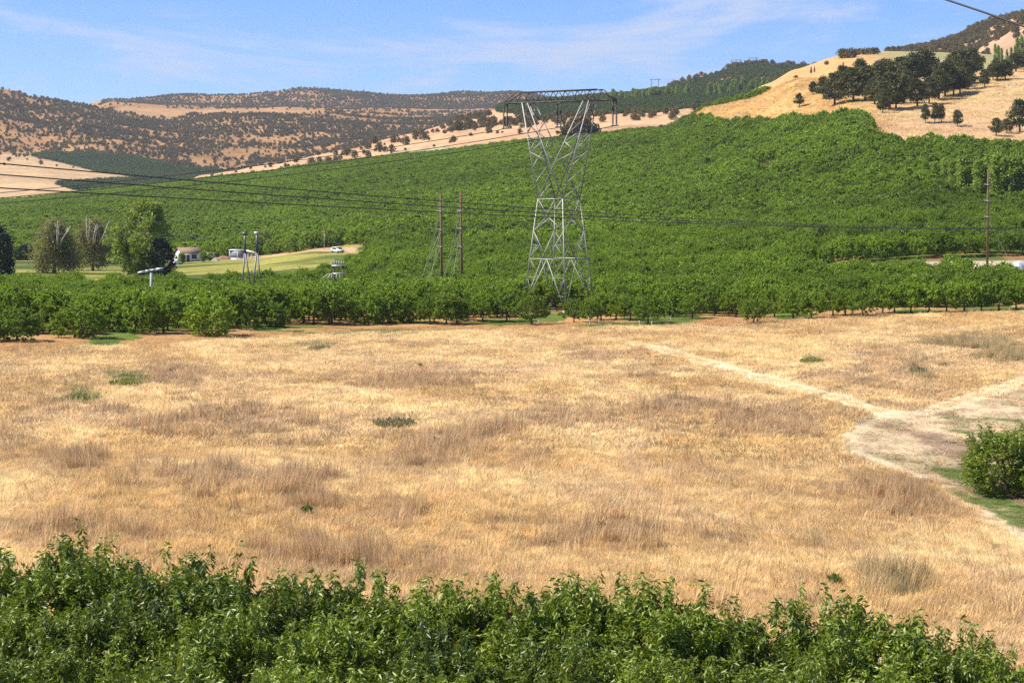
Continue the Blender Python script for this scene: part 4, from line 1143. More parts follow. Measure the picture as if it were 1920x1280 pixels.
# forked masts; far-side and upper members use steel painted darker as shade
TA, TB = 6.9, 1.15
for sgn in (-1, 1):
    oc_, ic = {}, {}
    for j in (-1, 1):
        o0 = TPnt(sgn * hs(z_w), j * hs(z_w), z_w); o1 = TPnt(sgn * TA, j * TB, z_b)
        i0 = TPnt(-sgn * hs(z_w), j * hs(z_w), z_w); i1 = TPnt(sgn * (TA - 1.1), j * TB, z_b)
        member('mast_chord', o0, o1, 0.19, 'steel' if j < 0 else 'shadesteel'); member('mast_chord', i0, i1, 0.15, 'steel' if j < 0 else 'shadesteel')
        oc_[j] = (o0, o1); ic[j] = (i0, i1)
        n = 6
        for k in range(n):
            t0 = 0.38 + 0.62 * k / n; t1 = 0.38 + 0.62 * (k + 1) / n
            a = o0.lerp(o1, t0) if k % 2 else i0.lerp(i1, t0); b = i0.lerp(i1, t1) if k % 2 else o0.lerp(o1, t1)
            member('mast_brace', a, b, 0.10, ('steel' if j < 0 else 'shadesteel') if k < 3 else 'backlitsteel')
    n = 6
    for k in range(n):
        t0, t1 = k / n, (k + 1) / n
        member('mast_brace', oc_[-1][0].lerp(oc_[-1][1], t0), oc_[1][0].lerp(oc_[1][1], t1), 0.10, 'steel' if k < 4 else 'backlitsteel')
        member('mast_brace', oc_[1][0].lerp(oc_[1][1], t0), oc_[-1][0].lerp(oc_[-1][1], t1), 0.10, 'steel' if k < 4 else 'backlitsteel')
        if k > 2:
            member('mast_brace', ic[-1][0].lerp(ic[-1][1], t0), ic[1][0].lerp(ic[1][1], t1), 0.08)
# crossarm, its backlit darkness painted into the steel colour
XT, XE = 8.4, 11.6
for j in (-1, 1):
    member('crossarm_chord', TPnt(-9.4, j * TB, z_b), TPnt(9.4, j * TB, z_b), 0.17, 'backlitsteel')
    member('crossarm_chord', TPnt(-XT, j * TB * 0.8, z_t), TPnt(XT, j * TB * 0.8, z_t), 0.19, 'backlitsteel')
    for s in (-1, 1):
        member('crossarm_chord', TPnt(s * XT, j * TB * 0.8, z_t), TPnt(s * XE, j * 0.25, z_b), 0.17, 'backlitsteel')
        member('crossarm_chord', TPnt(s * 9.4, j * TB, z_b), TPnt(s * XE, j * 0.25, z_b), 0.15, 'backlitsteel')
        member('crossarm_brace', TPnt(s * 9.4, j * TB, z_b), TPnt(s * 9.6, j * TB * 0.6, z_b + (z_t - z_b) * 0.62), 0.09, 'backlitsteel')
    n = 13
    for k in range(n):
        x0 = -8.2 + 16.4 * k / n; x1 = -8.2 + 16.4 * (k + 1) / n
        up = k % 2 == 0
        member('crossarm_brace', TPnt(x0, j * (TB if up else TB * .8), z_b if up else z_t), TPnt(x1, j * (TB * .8 if up else TB), z_t if up else z_b), 0.11, 'backlitsteel')
for k in range(8):
    x = -8.2 + 16.4 * k / 7
    member('crossarm_brace', TPnt(x, -TB, z_b), TPnt(x, TB, z_b), 0.09, 'backlitsteel')
    member('crossarm_brace', TPnt(x, -TB * .8, z_t), TPnt(x, TB * .8, z_t), 0.09, 'backlitsteel')
attach = []
for s in (-1, 0, 1):
    zi = tz(238)
    for e in (-0.36, 0.36):
        m = MB(); p0 = TPnt(s * (XE - 0.3) + e, 0, z_b - 0.3); L_ = z_b - 0.3 - zi
        ns = 22; prof_ = []
        for q in range(ns):
            zz0 = -L_ * q / ns
            prof_ += [(0.09, zz0), (0.18, zz0 - L_ / ns * 0.35), (0.18, zz0 - L_ / ns * 0.55), (0.09, zz0 - L_ / ns * 0.8)]
        m.lathe(prof_, p0, 8).obj('insulator_string', M['insul'], tower, True)
    y_ = MB().bar(TPnt(s * (XE - 0.3) - 0.75, 0, zi), TPnt(s * (XE - 0.3) + 0.75, 0, zi), 0.16)
    y_.bar(TPnt(s * (XE - 0.3) - 0.45, 0, z_b - 0.22), TPnt(s * (XE - 0.3) + 0.45, 0, z_b - 0.22), 0.15)
    y_.obj('yoke_plate', M['backlitsteel'], tower)
    for q in (-0.55, -0.2, 0.2, 0.55):
        MB().lathe([(0.02, 0.22), (0.12, 0.16), (0.12, 0.02), (0.02, -0.06)], TPnt(s * (XE - 0.3) + q, 0, zi), 8).obj('clamp', M['porcelain'], tower)
    attach.append(T0 + Vector((0, 0, tg)) + TPnt(s * (XE - 0.3), 0, zi - 0.1))

def wire(label, pts, rad, mat, group, name='overhead_wire'):
    o = MB().tube(pts, rad, 5, False).obj(name, M[mat])
    return tag(o, label, 'wire', group)
POS3 = ['left', 'middle', 'right']
for i, p in enumerate(attach):
    for e in (-0.25, 0.25):
        pts = []
        for k in range(41):
            t = 250.0 * k / 40
            pts.append(Vector((p.x - B2[0] * t + e * A2[0], p.y - B2[1] * t + e * A2[1], p.z - 0.1324 * t + 0.000262 * t * t)))
        wire('one of two paired conductors running down-left from the %s insulators of the tower' % POS3[i], pts, 0.03, 'wire', 'tower conductors to the left')
hf = [hit(MID, u, y, 2700, 3020) for u, y in ((1380, 135), (1412, 131), (1228, 177))]
for i, p in enumerate(attach):
    q = hf[0] + Vector(((i - 1) * 6, 0, 17))
    pts = []
    for k in range(61):
        t = k / 60; r = p.lerp(q, t); r.z -= 4 * 26 * t * (1 - t); pts.append(r)
    wire('conductor running from the %s insulators of the tower to the far ridge' % POS3[i], pts, 0.022, 'greywire', 'tower conductors to the ridge')
for i, p in enumerate(hf):
    t = thing('ridge_pylon', ['two-post pylon on the far ridge left of the ridge top', 'faint two-post pylon nearest the top of the far ridge', 'lone two-post pylon above the pale windbreak'][i], 'pylon', p, 0.1 * i, group='pylons on the far ridge')
    for x in (-6, 0, 6) if i == 0 else (-5, 5):
        MB().tube([(x, 0, -1), (x, 0, 18)], [0.45, 0.35], 6).obj('post', M['greymetal'], t)
    MB().bar((-8, 0, 16.5), (8, 0, 16.5), 0.6).obj('crossarm', M['greymetal'], t)

# ------------------------------------------------------------------ wooden poles and their wires
def wood_pole(label, u, d, ytop, ins_y, guys, lean=0.0, arm=0.55, two=True):
    b = at(NEAR, u, d); sc = FPX / d
    h = CZ + (YH - ytop) / sc - b.z
    t = thing('utility_pole', label, 'utility pole', b)
    MB().tube([(0, 0, -0.5), (lean * 0.5, 0, h * 0.5), (lean, 0, h)], [0.25, 0.21, 0.15], 8).obj('post', M['pole'], t, True)
    pts = []
    for y in ins_y:
        z = CZ + (YH - y) / sc - b.z; x = lean * z / h
        m = MB()
        for s in ((-1, 1) if two else (-1, 1)):
            prof_ = []
            for q in range(6): prof_ += [(0.05, q * 0.1 * arm / 0.55), (0.12, q * 0.1 * arm / 0.55 + 0.03), (0.05, q * 0.1 * arm / 0.55 + 0.07)]
            n0 = m.n; m.lathe(prof_, (0, 0, 0), 8)
            for k in range(n0, m.n):
                v = m.v[k]; m.v[k] = (x + s * (0.14 + v[2]), v[0], z + v[1])
        m.obj('insulator', M['porcelain'], t, True)
        MB().box(x - 0.22, x + 0.22, -0.22, 0.22, z - 0.12, z - 0.02).obj('bracket', M['whitepaint'], t)
        pts.append(b + Vector((x, 0, z)))
    for (y0, gx_, gy_) in guys:
        z = CZ + (YH - y0) / sc - b.z
        gz = float(NEAR.zxy(b.x + gx_, b.y + gy_)) - b.z
        MB().tube([(lean * z / h, 0, z), (gx_, gy_, gz)], 0.035, 5, False).obj('guy_wire', M['guy'], t)
    return b, pts
ga = [(366, -3.3, 5.0), (396, -5.2, 6.0), (428, -5.8, 4.0), (462, -4.6, 3.0), (428, -3.0, -2.0)]
pa, ia = wood_pole('left wooden utility pole of the guyed pair left of the lattice tower', 829, 352, 364, (396, 430, 462), ga, -0.28)
pb, ib = wood_pole('right wooden utility pole of the guyed pair left of the lattice tower', 867, 358, 359, (395, 428, 462), [(a, x + 0.4, y) for a, x, y in ga], -0.35)
pc, ic_ = wood_pole('lone wooden utility pole with three white insulators at the right', 1851, 292 * KD, 318, (346, 376, 406), [(410, 5.6, 2.0)], 0.2, 0.6)
POSV = ['top', 'middle', 'bottom']
def sag_wire(p, q, s, n=40):
    r = []
    for k in range(n + 1):
        t = k / n; a = p.lerp(q, t); a.z -= 4 * s * t * (1 - t); r.append(a)
    return r
for k in range(3):
    wire('thin grey wire from the %s insulator of the right utility pole to the guyed pair' % POSV[k], sag_wire(ib[k], ic_[k], 1.4), 0.014, 'greywire', 'thin wires between the poles')
    y0 = (418, 430, 433)[k]
    q = Q(-260, y0, 300)
    wire('thin grey wire from the left frame edge to the %s insulator of the guyed pair' % POSV[k], sag_wire(ia[k], q, 0.9 if k < 2 else -0.2), 0.022, 'greywire', 'thin wires on the left')
    q = ic_[k] + Vector((60, 16, 1.0))
    wire('thin wire leaving the right utility pole past the frame edge from its %s insulator' % POSV[k], sag_wire(ic_[k], q, 0.6), 0.014, 'greywire', 'thin wires on the right')
# three dark wires crossing the whole view
def fit_wire(lab, ys, rad):
    p0, p1 = Vector(((-260 - 960) / FPX * 95, 95)), Vector(((2150 - 960) / FPX * 430, 430))
    def plan(u):   # where the straight plan line crosses bearing u
        k = (u - 960) / FPX
        s = (k * p0.y - p0.x) / ((p1.x - p0.x) - k * (p1.y - p0.y)); return s
    S = [plan(u) for u, _ in ys]
    Zs = [CZ + (YH - y) / FPX * (p0.y + (p1.y - p0.y) * s) for (u, y), s in zip(ys, S)]
    co = np.polyfit(S, Zs, 2)
    pts = []
    for k in range(81):
        s = k / 80
        pts.append((p0.x + (p1.x - p0.x) * s, p0.y + (p1.y - p0.y) * s, float(np.polyval(co, s))))
    wire(lab, pts, rad, 'wire', 'dark wires across the view')
fit_wire('uppermost of three dark wires crossing the view in front of the tower', [(0, 308), (540, 352), (1000, 391), (1900, 427)], 0.036)
fit_wire('middle one of three dark wires crossing the view in front of the tower', [(0, 328), (540, 367), (1000, 399), (1900, 427.7)], 0.036)
fit_wire('lowest of three dark wires crossing the view in front of the tower', [(0, 352), (540, 384), (1000, 406), (1900, 428.6)], 0.036)
wire('thick black wire cutting the upper right corner of the sky', [Q(1640, -42, 62), Q(1775, 0, 60), Q(1848, 24.5, 59), Q(1920, 50, 58), Q(2060, 103, 56)], 0.032, 'wire', None)

# ------------------------------------------------------------------ farmyard
def big_tree(name, u, y, hpx, label, crown, trunk, d0=420, d1=760, rz=0.0):
    p = hit(NEAR, u, y, d0, d1); s = hpx * p.y / FPX
    t = thing(name, label, 'tree', p, rz)
    return t, s
def add_tree(name, u, d, hpx_top, wpx, label, mat, seed, clumps, per, leaf, shape='oval', droop=0.0, bare=False, z0f=0.12, cr=0.24, group=None, trunkmat='bark'):
    p = at(NEAR, u, d); sc = FPX / d
    H = CZ + (YH - hpx_top) / sc - p.z; W = wpx / sc / 2
    t = thing(name, label, 'tree', p, group=group)
    link('trunk', trunk_mesh('trunk', seed, H, 0.03 * H * 0.8, 6, W * 0.6, H * 0.75, M[trunkmat], n=8, fork=0.24), t)
    link('crown', clump_crown('crown', seed, M[mat], W, H * z0f, H, clumps, per, leaf, shape=shape, cr=cr, droop=droop), t)
    if bare:
        r = random.Random(seed); 
        for k in range(bare):
            m = MB(); a = r.uniform(-0.5, 1.3); x0 = W * r.uniform(-0.1, 0.35); z1 = H * r.uniform(0.85, 1.04)
            p1 = Vector((x0 + a * W * 0.35, -W * 0.75, H * 0.62)); p2 = Vector((x0 + a * W * 0.6 + 0.3, -W * 0.7, z1))
            m.tube([(x0 * 0.3, -0.2, H * 0.3), p1, p2], [0.22, 0.17, 0.04], 5)
            for q in range(4):
                f = r.uniform(0.15, 0.8); b0 = p1.lerp(p2, f)
                m.tube([b0, b0 + Vector((r.uniform(-1.2, 1.4), r.uniform(-.5, .3), r.uniform(0.7, 2.2)))], [0.08, 0.02], 4)
            m.obj('bare_limb', M['palebark'], t)
    return t
add_tree('shade_tree', 268, 505, 381, 126, 'tall bright green shade tree towering beside the white house', 'walnut', 5, 150, 95, 0.66, 'oval', z0f=0.04, cr=0.22)
add_tree('shade_tree', 302, 500, 452, 60, 'dark low shade tree behind the wind machine', 'darkleaf', 6, 90, 50, 0.6, 'dome', z0f=0.03)
add_tree('willow_tree', 102, 560, 409, 98, 'weeping willow with olive foliage and a bare pale top, left one', 'willow', 8, 260, 70, 0.5, 'dome', droop=1.6, bare=3, z0f=0.22)
add_tree('willow_tree', 174, 585, 407, 86, 'half-dead willow with long pale bare limbs beside the shade tree', 'willow', 9, 170, 60, 0.5, 'dome', droop=1.4, bare=6, z0f=0.25)
add_tree('dark_tree', -8, 470, 428, 82, 'very dark dense tree cut by the left edge', 'darkleaf', 10, 150, 60, 0.6, 'dome', z0f=0.04)
add_tree('dark_tree', 212, 660, 448, 64, 'dark tree behind the half-dead willow', 'darkleaf', 12, 100, 50, 0.7, 'dome', z0f=0.04)
add_tree('dark_tree', 48, 690, 462, 40, 'dark round tree at the back of the lawn on the left', 'darkleaf', 13, 60, 44, 0.7, 'dome', z0f=0.03)
add_tree('yard_tree', 340, 640, 474, 14, 'small yard tree before the left wall of the house', 'walnut', 14, 40, 30, 0.4, 'oval')
add_tree('yard_tree', 381, 655, 473, 14, 'small round yard tree at the right corner of the house', 'poplar', 15, 40, 30, 0.4, 'oval')
add_tree('yard_tree', 394, 668, 474, 12, 'second small yard tree right of the house', 'poplar', 16, 40, 30, 0.4, 'oval')
add_tree('yard_tree', 490, 690, 430, 44, 'pale green tree behind the two steel frames', 'walnut', 17, 90, 40, 0.55, 'oval', z0f=0.05)

# house
p = at(NEAR, 352, 672)
h = thing('house', 'small white house with brown roof beside the shade tree', 'house', p, R(38))
L_, W_, E_, Rg = 7.4, 5.6, 2.9, 4.5
MB().prism([(-W_ / 2, -0.8), (W_ / 2, -0.8), (W_ / 2, E_), (0, Rg), (-W_ / 2, E_)], -L_ / 2, L_ / 2, Matrix.Rotation(R(90), 4, 'Z')).obj('wall', M['wall'], h)
for s in (-1, 1):
    m = MB(); ov = 0.45
    y0, z0_ = s * (W_ / 2 + ov), E_ - ov * (Rg - E_) / (W_ / 2)
    v = [(-L_ / 2 - ov, y0, z0_ + 0.05), (L_ / 2 + ov, y0, z0_ + 0.05), (L_ / 2 + ov, 0, Rg + 0.05), (-L_ / 2 - ov, 0, Rg + 0.05)]
    v2 = [(a, b, c + 0.18) for a, b, c in v]
    m.add(v + v2, [(0, 1, 2, 3), (7, 6, 5, 4), (0, 4, 5, 1), (1, 5, 6, 2), (2, 6, 7, 3), (3, 7, 4, 0)])
    r_o = m.obj('roof', M['roof'], h)
MB().box(-0.25, 0.25, -0.25, 0.25, 0, 1.0, Matrix.Translation((1.5, 0.8, Rg - 0.6))).obj('chimney', M['roof'], r_o)
def opening(nm, x, y, z0, w, hh, face):
    m = MB(); g = MB()
    if face == 'front':
        m.box(x - w / 2 - .08, x + w / 2 + .08, y - .06, y + .02, z0 - .08, z0 + hh + .08); g.box(x - w / 2, x + w / 2, y - .09, y - .03, z0, z0 + hh)
    else:
        m.box(y - .06, y + .02, x - w / 2 - .08, x + w / 2 + .08, z0 - .08, z0 + hh + .08); g.box(y - .09, y - .03, x - w / 2, x + w / 2, z0, z0 + hh)
    o = m.obj(nm, M['whitepaint'], h); g.obj('pane' if nm == 'window' else 'leaf', M['glass'], o)
opening('window', 0.9, -W_ / 2, 1.0, 1.9, 1.3, 'front'); opening('door', -1.4, -W_ / 2, 0.05, 1.0, 2.1, 'front')
opening('window', -0.9, -L_ / 2, 1.1, 0.8, 1.0, 'side'); opening('window', 1.1, -L_ / 2, 1.1, 0.8, 1.0, 'side')
# low annex roof
p2 = at(NEAR, 390, 690)
t = thing('low_shed', 'low pale shed peeking out right of the house', 'shed', p2, R(10))
MB().box(-2.2, 2.2, -1.5, 1.5, -0.5, 2.0).obj('wall', M['beam'], t); MB().box(-2.5, 2.5, -1.8, 1.8, 2.0, 2.15).obj('roof', M['whitepaint'], t)
# open shed with carport
p3 = hit(NEAR, 446, 486, 470, 760); k_ = p3.y / FPX
t = thing('equipment_shed', 'grey panel shed with white trim and a white lean-to roof on posts', 'shed', p3, R(-4))
MB().box(-16 * k_, 13 * k_, 0, 4.0, -0.6, 16 * k_).obj('wall', M['greypanel'], t)
MB().box(-17 * k_, 14 * k_, -0.2, 4.2, 16 * k_ + .003, 18 * k_).obj('roof', M['whitepaint'], t)
for x in (-16.4, -1.5, 12.6): MB().box(x * k_, (x + 1.6) * k_, -0.14, -0.02, -0.6, 16 * k_ - 0.003).obj('trim_post', M['whitepaint'], t)
MB().box(-14.7 * k_, 12.5 * k_, -0.12, -0.03, -0.6, 2.2 * k_).obj('skirt_board', M['whitepaint'], t)
MB().add([(14.2 * k_, -1.5, 16 * k_), (36 * k_, -1.5, 10.5 * k_), (36 * k_, 3.5, 10.5 * k_), (14.2 * k_, 3.5, 16 * k_), (14.2 * k_, -1.5, 17.2 * k_), (36 * k_, -1.5, 11.7 * k_), (36 * k_, 3.5, 11.7 * k_), (14.2 * k_, 3.5, 17.2 * k_)],
         [(3, 2, 1, 0), (4, 5, 6, 7), (0, 1, 5, 4), (1, 2, 6, 5), (2, 3, 7, 6), (3, 0, 4, 7)]).obj('carport_roof', M['whitepaint'], t)
for x, zt in ((20, 13.9), (26, 12.4), (32, 10.8)): MB().box(x * k_, (x + 1.5) * k_, -1.3, -1.0, -1.2, zt * k_).obj('carport_post', M['whitepaint'], t)
# soil heap
def heap(name, label, p, r, h, mat, seed, cat):
    n, k = 14, 5; rr0 = random.Random(seed); v = []; q = []
    for i in range(k + 1):
        f = i / k
        for j in range(n):
            a = 2 * math.pi * j / n; e = (1 - f) * (1 + 0.25 * math.sin(3 * a + seed) + rr0.uniform(-.1, .1))
            v.append((r * e * math.cos(a), r * 0.6 * e * math.sin(a), -0.3 + (h + 0.3) * (1 - (1 - f) ** 2) * (1 + rr0.uniform(-.12, .12))))
    for i in range(k):
        for j in range(n): q.append((i * n + j, i * n + (j + 1) % n, (i + 1) * n + (j + 1) % n, (i + 1) * n + j))
    o = MB().add(v, q).obj(name, M[mat], None, True); o.location = p
    return tag(o, label, cat)
heap('soil_heap', 'brown heap of soil left of the grey equipment shed', hit(NEAR, 420, 487, 470, 760), 2.6, 1.4, 'soil', 3, 'heap')
heap('rubble_heap', 'pale rubble beside the brown soil heap', hit(NEAR, 405, 489, 470, 760), 1.7, 0.9, 'rock', 5, 'heap')
# white tarp and kerb by the right pole
heap('covered_heap', 'heap under a white cover at the right edge by the utility pole', hit(NEAR, 1912, 508, 380, 430) + Vector((0, 1, 0)), 2.6, 1.9, 'whitepaint', 7, 'heap')
o = MB().box(-4.5, 3.4, -0.3, 0.3, -0.5, 1.0).obj('canal_wall', M['whitepaint']); o.location = at(NEAR, 1868, 288.5 * KD); tag(o, 'low white concrete wall at the foot of the right utility pole', 'wall')

# vehicles
def car(label, p, rz, paint, L=4.5, H=1.65, cat='car', name='parked_car', group=None):
    t = thing(name, label, cat, p, rz, 1.0, group)
    prof_ = [(-L / 2, 0.45), (-L / 2 + .05, 0.95), (-L / 2 + 0.9 * .25, 1.02), (-L * .42 + .35, H - .05), (-L * .1, H), (L * .12, H - .03), (L * .27, 1.08), (L * .46, 0.95), (L / 2, 0.75), (L / 2, 0.42), (L * .3, 0.3), (-L * .3, 0.3)]
    MB().prism(prof_, -0.88, 0.88).obj('body', M[paint], t)
    MB().add([(L * .135, -.78, H - .1), (L * .135, .78, H - .1), (L * .262, .82, 1.1), (L * .262, -.82, 1.1)] + [(L * .135 + .04, -.78, H - .08), (L * .135 + .04, .78, H - .08), (L * .262 + .04, .82, 1.12), (L * .262 + .04, -.82, 1.12)],
             [(0, 1, 2, 3), (7, 6, 5, 4), (0, 4, 5, 1), (1, 5, 6, 2), (2, 6, 7, 3), (3, 7, 4, 0)]).obj('windscreen', M['glass'], t)
    for s in (-1, 1):
        MB().box(-L * .33, L * .17, s * .885 - .02, s * .885 + .02, 1.08, H - .14).obj('side_window', M['glass'], t)
        MB().box(L / 2 - .03, L / 2 + .03, s * .62 - .2, s * .62 + .2, .66, .84).obj('headlight', M['porcelain'], t)
        for x in (-L * .31, L * .31):
            m = MB(); n0 = m.n; m.lathe([(0.0, -.11), (.34, -.11), (.34, .11), (0, .11)], (0, 0, 0), 12)
            m.v = [(x + a, s * .84 + c, .34 + b) for a, b, c in m.v]; w_ = m.obj('wheel', M['tyre'], t)
            m = MB(); m.lathe([(0.0, .125), (.2, .125), (.2, .1)], (0, 0, 0), 10); m.v = [(x + a, s * (.84 + c), .34 + b) for a, b, c in m.v]; m.obj('rim', M['greymetal'], w_)
    MB().box(L / 2 - .02, L / 2 + .025, -.42, .42, .5, .7).obj('grille', M['tyre'], t)
    return t
car('white sport utility vehicle parked at the end of the drive by the orchard', hit(NEAR, 633, 474, 480, 760), R(-48), 'carwhite', 4.6, 1.75)
car('white sedan parked half hidden left of the house', hit(NEAR, 330, 496, 480, 760), R(165), 'carwhite', 4.6, 1.45)
p4 = hit(NEAR, 186, 499, 480, 760)
t = thing('flatbed_trailer', 'white flatbed trailer under the half-dead willow', 'trailer', p4, R(2))
MB().box(-2.6, 2.6, -1.1, 1.1, 0.75, 1.0).obj('deck', M['whitepaint'], t); MB().box(-2.6, 2.6, -1.15, -1.05, 1.0, 1.45).obj('side_rail', M['beam'], t)
MB().bar((2.6, 0, .8), (4.0, 0, .55), .14).obj('drawbar', M['greymetal'], t)
for x in (-.9, .3):
    for s in (-1, 1):
        m = MB(); m.lathe([(0, -.1), (.36, -.1), (.36, .1), (0, .1)], (0, 0, 0), 10); m.v = [(x + a, s * 1.0 + c, .36 + b) for a, b, c in m.v]; m.obj('wheel', M['tyre'], t)
for u, lab, f in ((204, 'red farm tractor, left of two, under the dark tree', 1), (216, 'red and pale farm machine right of the red tractor', 0)):
    t = thing('farm_tractor', lab, 'tractor', hit(NEAR, u, 496, 480, 760), R(15 + 20 * f))
    MB().prism([(-1.6, .7), (-1.6, 1.5), (-.4, 1.6), (.2, 1.35), (1.7, 1.25), (1.75, .65)], -.45, .45).obj('hood', M['red'], t)
    MB().box(-1.3, -.9, -.3, .3, 1.55, 2.0).obj('seat', M['tyre'], t)
    MB().bar((-.2, 0, 1.4), (-.5, 0, 2.0), .07).obj('steering_column', M['tyre'], t)
    for x, r0, s in ((-1.0, .75, -1), (-1.0, .75, 1), (1.3, .45, -1), (1.3, .45, 1)):
        m = MB(); m.lathe([(0, -.16), (r0, -.16), (r0, .16), (0, .16)], (0, 0, 0), 14); m.v = [(x + a, s * .78 + c, r0 + b) for a, b, c in m.v]; w_ = m.obj('wheel', M['tyre'], t)
        m = MB(); m.lathe([(0, .19), (r0 * .5, .19), (r0 * .5, .15)], (0, 0, 0), 10); m.v = [(x + a, s * (.78 + c), r0 + b) for a, b, c in m.v]; m.obj('rim', M['whitepaint'], w_)

# two steel A-frames rising out of the orchard
for i, (ut, yt, ul, ur, yb) in enumerate(((459, 438, 454.5, 468.5, 527), (481.5, 437, 475.5, 488.5, 527))):
    d = 376.0; b = at(NEAR, (ul + ur) / 2, d)
    t = thing('steel_frame', ['left grey steel A-frame standing in the orchard before the shed', 'right grey steel A-frame standing in the orchard before the shed'][i], 'frame', b, group='steel A-frames')
    top = Q(ut, yt, d) - b
    for k, ub_ in enumerate((ul, ur)):
        knee = Q(ut + (1.2 if k else 0), yt + 36, d) - b; low = Q(ub_, yb, d) - b; f = (0 - knee.z) / (low.z - knee.z); foot = knee.lerp(low, f); foot.z -= 0.3
        MB().bar(foot, knee, 0.25).obj('leg', M['greymetal'], t)
    MB().bar(Q(ut + .6, yt + 37, d) - b, top, 0.34).obj('mast', M['greymetal'], t)
    MB().box(-.45, .45, -.3, .3, -.25, .25, Matrix.Translation(top)).obj('cap', M['porcelain' if i else 'greymetal'], t)
# switch rack on wooden posts
d = 372.0; b = at(NEAR, 634, d)
t = thing('switch_rack', 'wooden switch rack with pale crossbeams and flared white horns in the orchard', 'switch rack', b)
S_ = lambda u, y, dy=0: Q(u, y, d + dy) - b
for u in (625.5, 643.5): MB().bar(Vector((S_(u, 500).x, 0, -.4)), S_(u, 497), 0.36).obj('post', M['bark'], t)
for y in (498.5, 513.5): MB().bar(S_(622, y, -.3), S_(647, y - .6, -.3), 0.2, 0.28).obj('crossbeam', M['porcelain'], t)
for i in range(5):
    u = 625 + i * 4.4
    MB().tube([S_(u, 497, -.3), S_(u - 3.2, 488.5, -.4)], 0.055, 5).obj('horn', M['porcelain'], t)
    MB().tube([S_(u, 497, -.3), S_(u + 2.6, 489, -.2)], 0.045, 5).obj('horn', M['porcelain'], t)
for i, x in enumerate((604, 613, 618)):
    MB().tube([S_(624, 512, -.4), S_((x + 624) / 2 + 1, 514 - i * .3, -.6), S_(x + 2, 520, -.8), S_(x, 526, -.8)], 0.05, 5).obj('cable', M['porcelain'], t)
for u in (622, 631, 637): MB().tube([S_(u, 515, -.4), S_(u, 527, -.4)], 0.05, 5).obj('cable', M['porcelain'], t)
# orchard wind machine
d = 345.0; b = at(NEAR, 283.5, d); hub = Q(283, 507, d) - b
t = thing('wind_machine', 'white orchard wind machine with a two-blade fan on a column', 'wind machine', b)
MB().tube([(0, 0, -.3), (0, 0, hub.z)], [.3, .22], 12).obj('column', M['beam'], t, True)
MB().lathe([(0, .32), (.3, .26), (.36, 0), (.3, -.26), (0, -.32)], hub, 10).obj('hub', M['greymetal'], t)
for s in (-1, 1):
    tip = hub + Vector((s * 2.25, -.35, s * 0.40)); m = MB()
    q0 = hub + Vector((0, -.35, 0))
    for w0, w1, a, c in ((.16, .24, q0, q0.lerp(tip, .4)), (.24, .14, q0.lerp(tip, .4), tip)):
        m.add([a + Vector((0, -.04, -w0)), a + Vector((0, -.04, w0)), a + Vector((0, .04, w0)), a + Vector((0, .04, -w0)), c + Vector((0, -.04, -w1)), c + Vector((0, -.04, w1)), c + Vector((0, .04, w1)), c + Vector((0, .04, -w1))],
              [(0, 1, 2, 3), (7, 6, 5, 4), (0, 4, 5, 1), (1, 5, 6, 2), (2, 6, 7, 3), (3, 7, 4, 0)])
    m.obj('blade', M['porcelain'], t)
# thin pole by the drive, bollards
p5 = hit(NEAR, 608, 467, 480, 780); s5 = p5.y / FPX
t = thing('thin_pole', 'thin pale pole with an orange top left of the parked white vehicle', 'pole', p5)
MB().tube([(0, 0, -.3), (0, 0, 33 * s5)], [.09, .07], 6).obj('post', M['beam'], t); MB().tube([(0, 0, 29 * s5), (0, 0, 34.5 * s5)], .14, 6).obj('marker', M['orange'], t)
for i, (u, y) in enumerate(((631, 477), (648.5, 474.5))):
    p = hit(NEAR, u, y, 470, 760)
    t = thing('drive_post', ['white marker post in front of the parked white vehicle', 'white marker post right of the parked white vehicle'][i], 'post', p, group='posts by the drive')
    MB().tube([(0, 0, -.2), (0, 0, 1.0)], .11, 8).obj('post', M['whitepaint'], t); MB().tube([(0, 0, .62), (0, 0, .8)], .118, 8).obj('band', M['orange'], t)
# white marker stakes at the field edge
for i, (u, y) in enumerate(((1010, 610), (1106, 611), (1123, 608), (1199, 611), (1206, 606), (1222, 612), (1258, 604), (1640, 590), (1733, 588), (1824, 584), (1915, 582))):
    p = hit(NEAR, u, y, 220, 360)
    t = thing('marker_stake', '%s white stake from the left along the orchard edge' % ORD[i], 'stake', p, random.uniform(0, 3), group='white stakes at the orchard edge')
    MB().tube([(0, 0, -.2), (0.03, 0, .75)], .05, 6).obj('stake', M['whitepaint'], t); MB().box(-.1, .1, -.1, .1, .6, .74).obj('cap', M['porcelain'], t)
# rocks on the pale slope
for i, (u, y, s) in enumerate(((1905, 160, 1.0), (1898, 163, .8), (1890, 161, .9), (1882, 165, .8), (1872, 176, .9), (1384, 212, .9), (1290, 236, .8), (1312, 228, .6))):
    p = hit(NEAR, u, y, 640, 1150); rk = random.Random(i); v = []; q = []
    for a in range(4):
        for j in range(7):
            f = a / 3; e = math.cos(f * 1.35) * rk.uniform(.8, 1.15)
            v.append((1.1 * s * e * math.cos(j * .9), .8 * s * e * math.sin(j * .9), -.2 + s * .9 * math.sin(f * 1.5)))
    for a in range(3):
        for j in range(7): q.append((a * 7 + j, a * 7 + (j + 1) % 7, (a + 1) * 7 + (j + 1) % 7, (a + 1) * 7 + j))
    o = MB().add(v, q).obj('rock', M['rock']); o.location = p
    tag(o, 'grey rock lying on the pale grass slope near the right edge' if u > 1800 else 'grey rock on the left foot of the golden slope', 'rock', 'rocks on the pale slope' if u > 1800 else 'rocks on the golden slope')

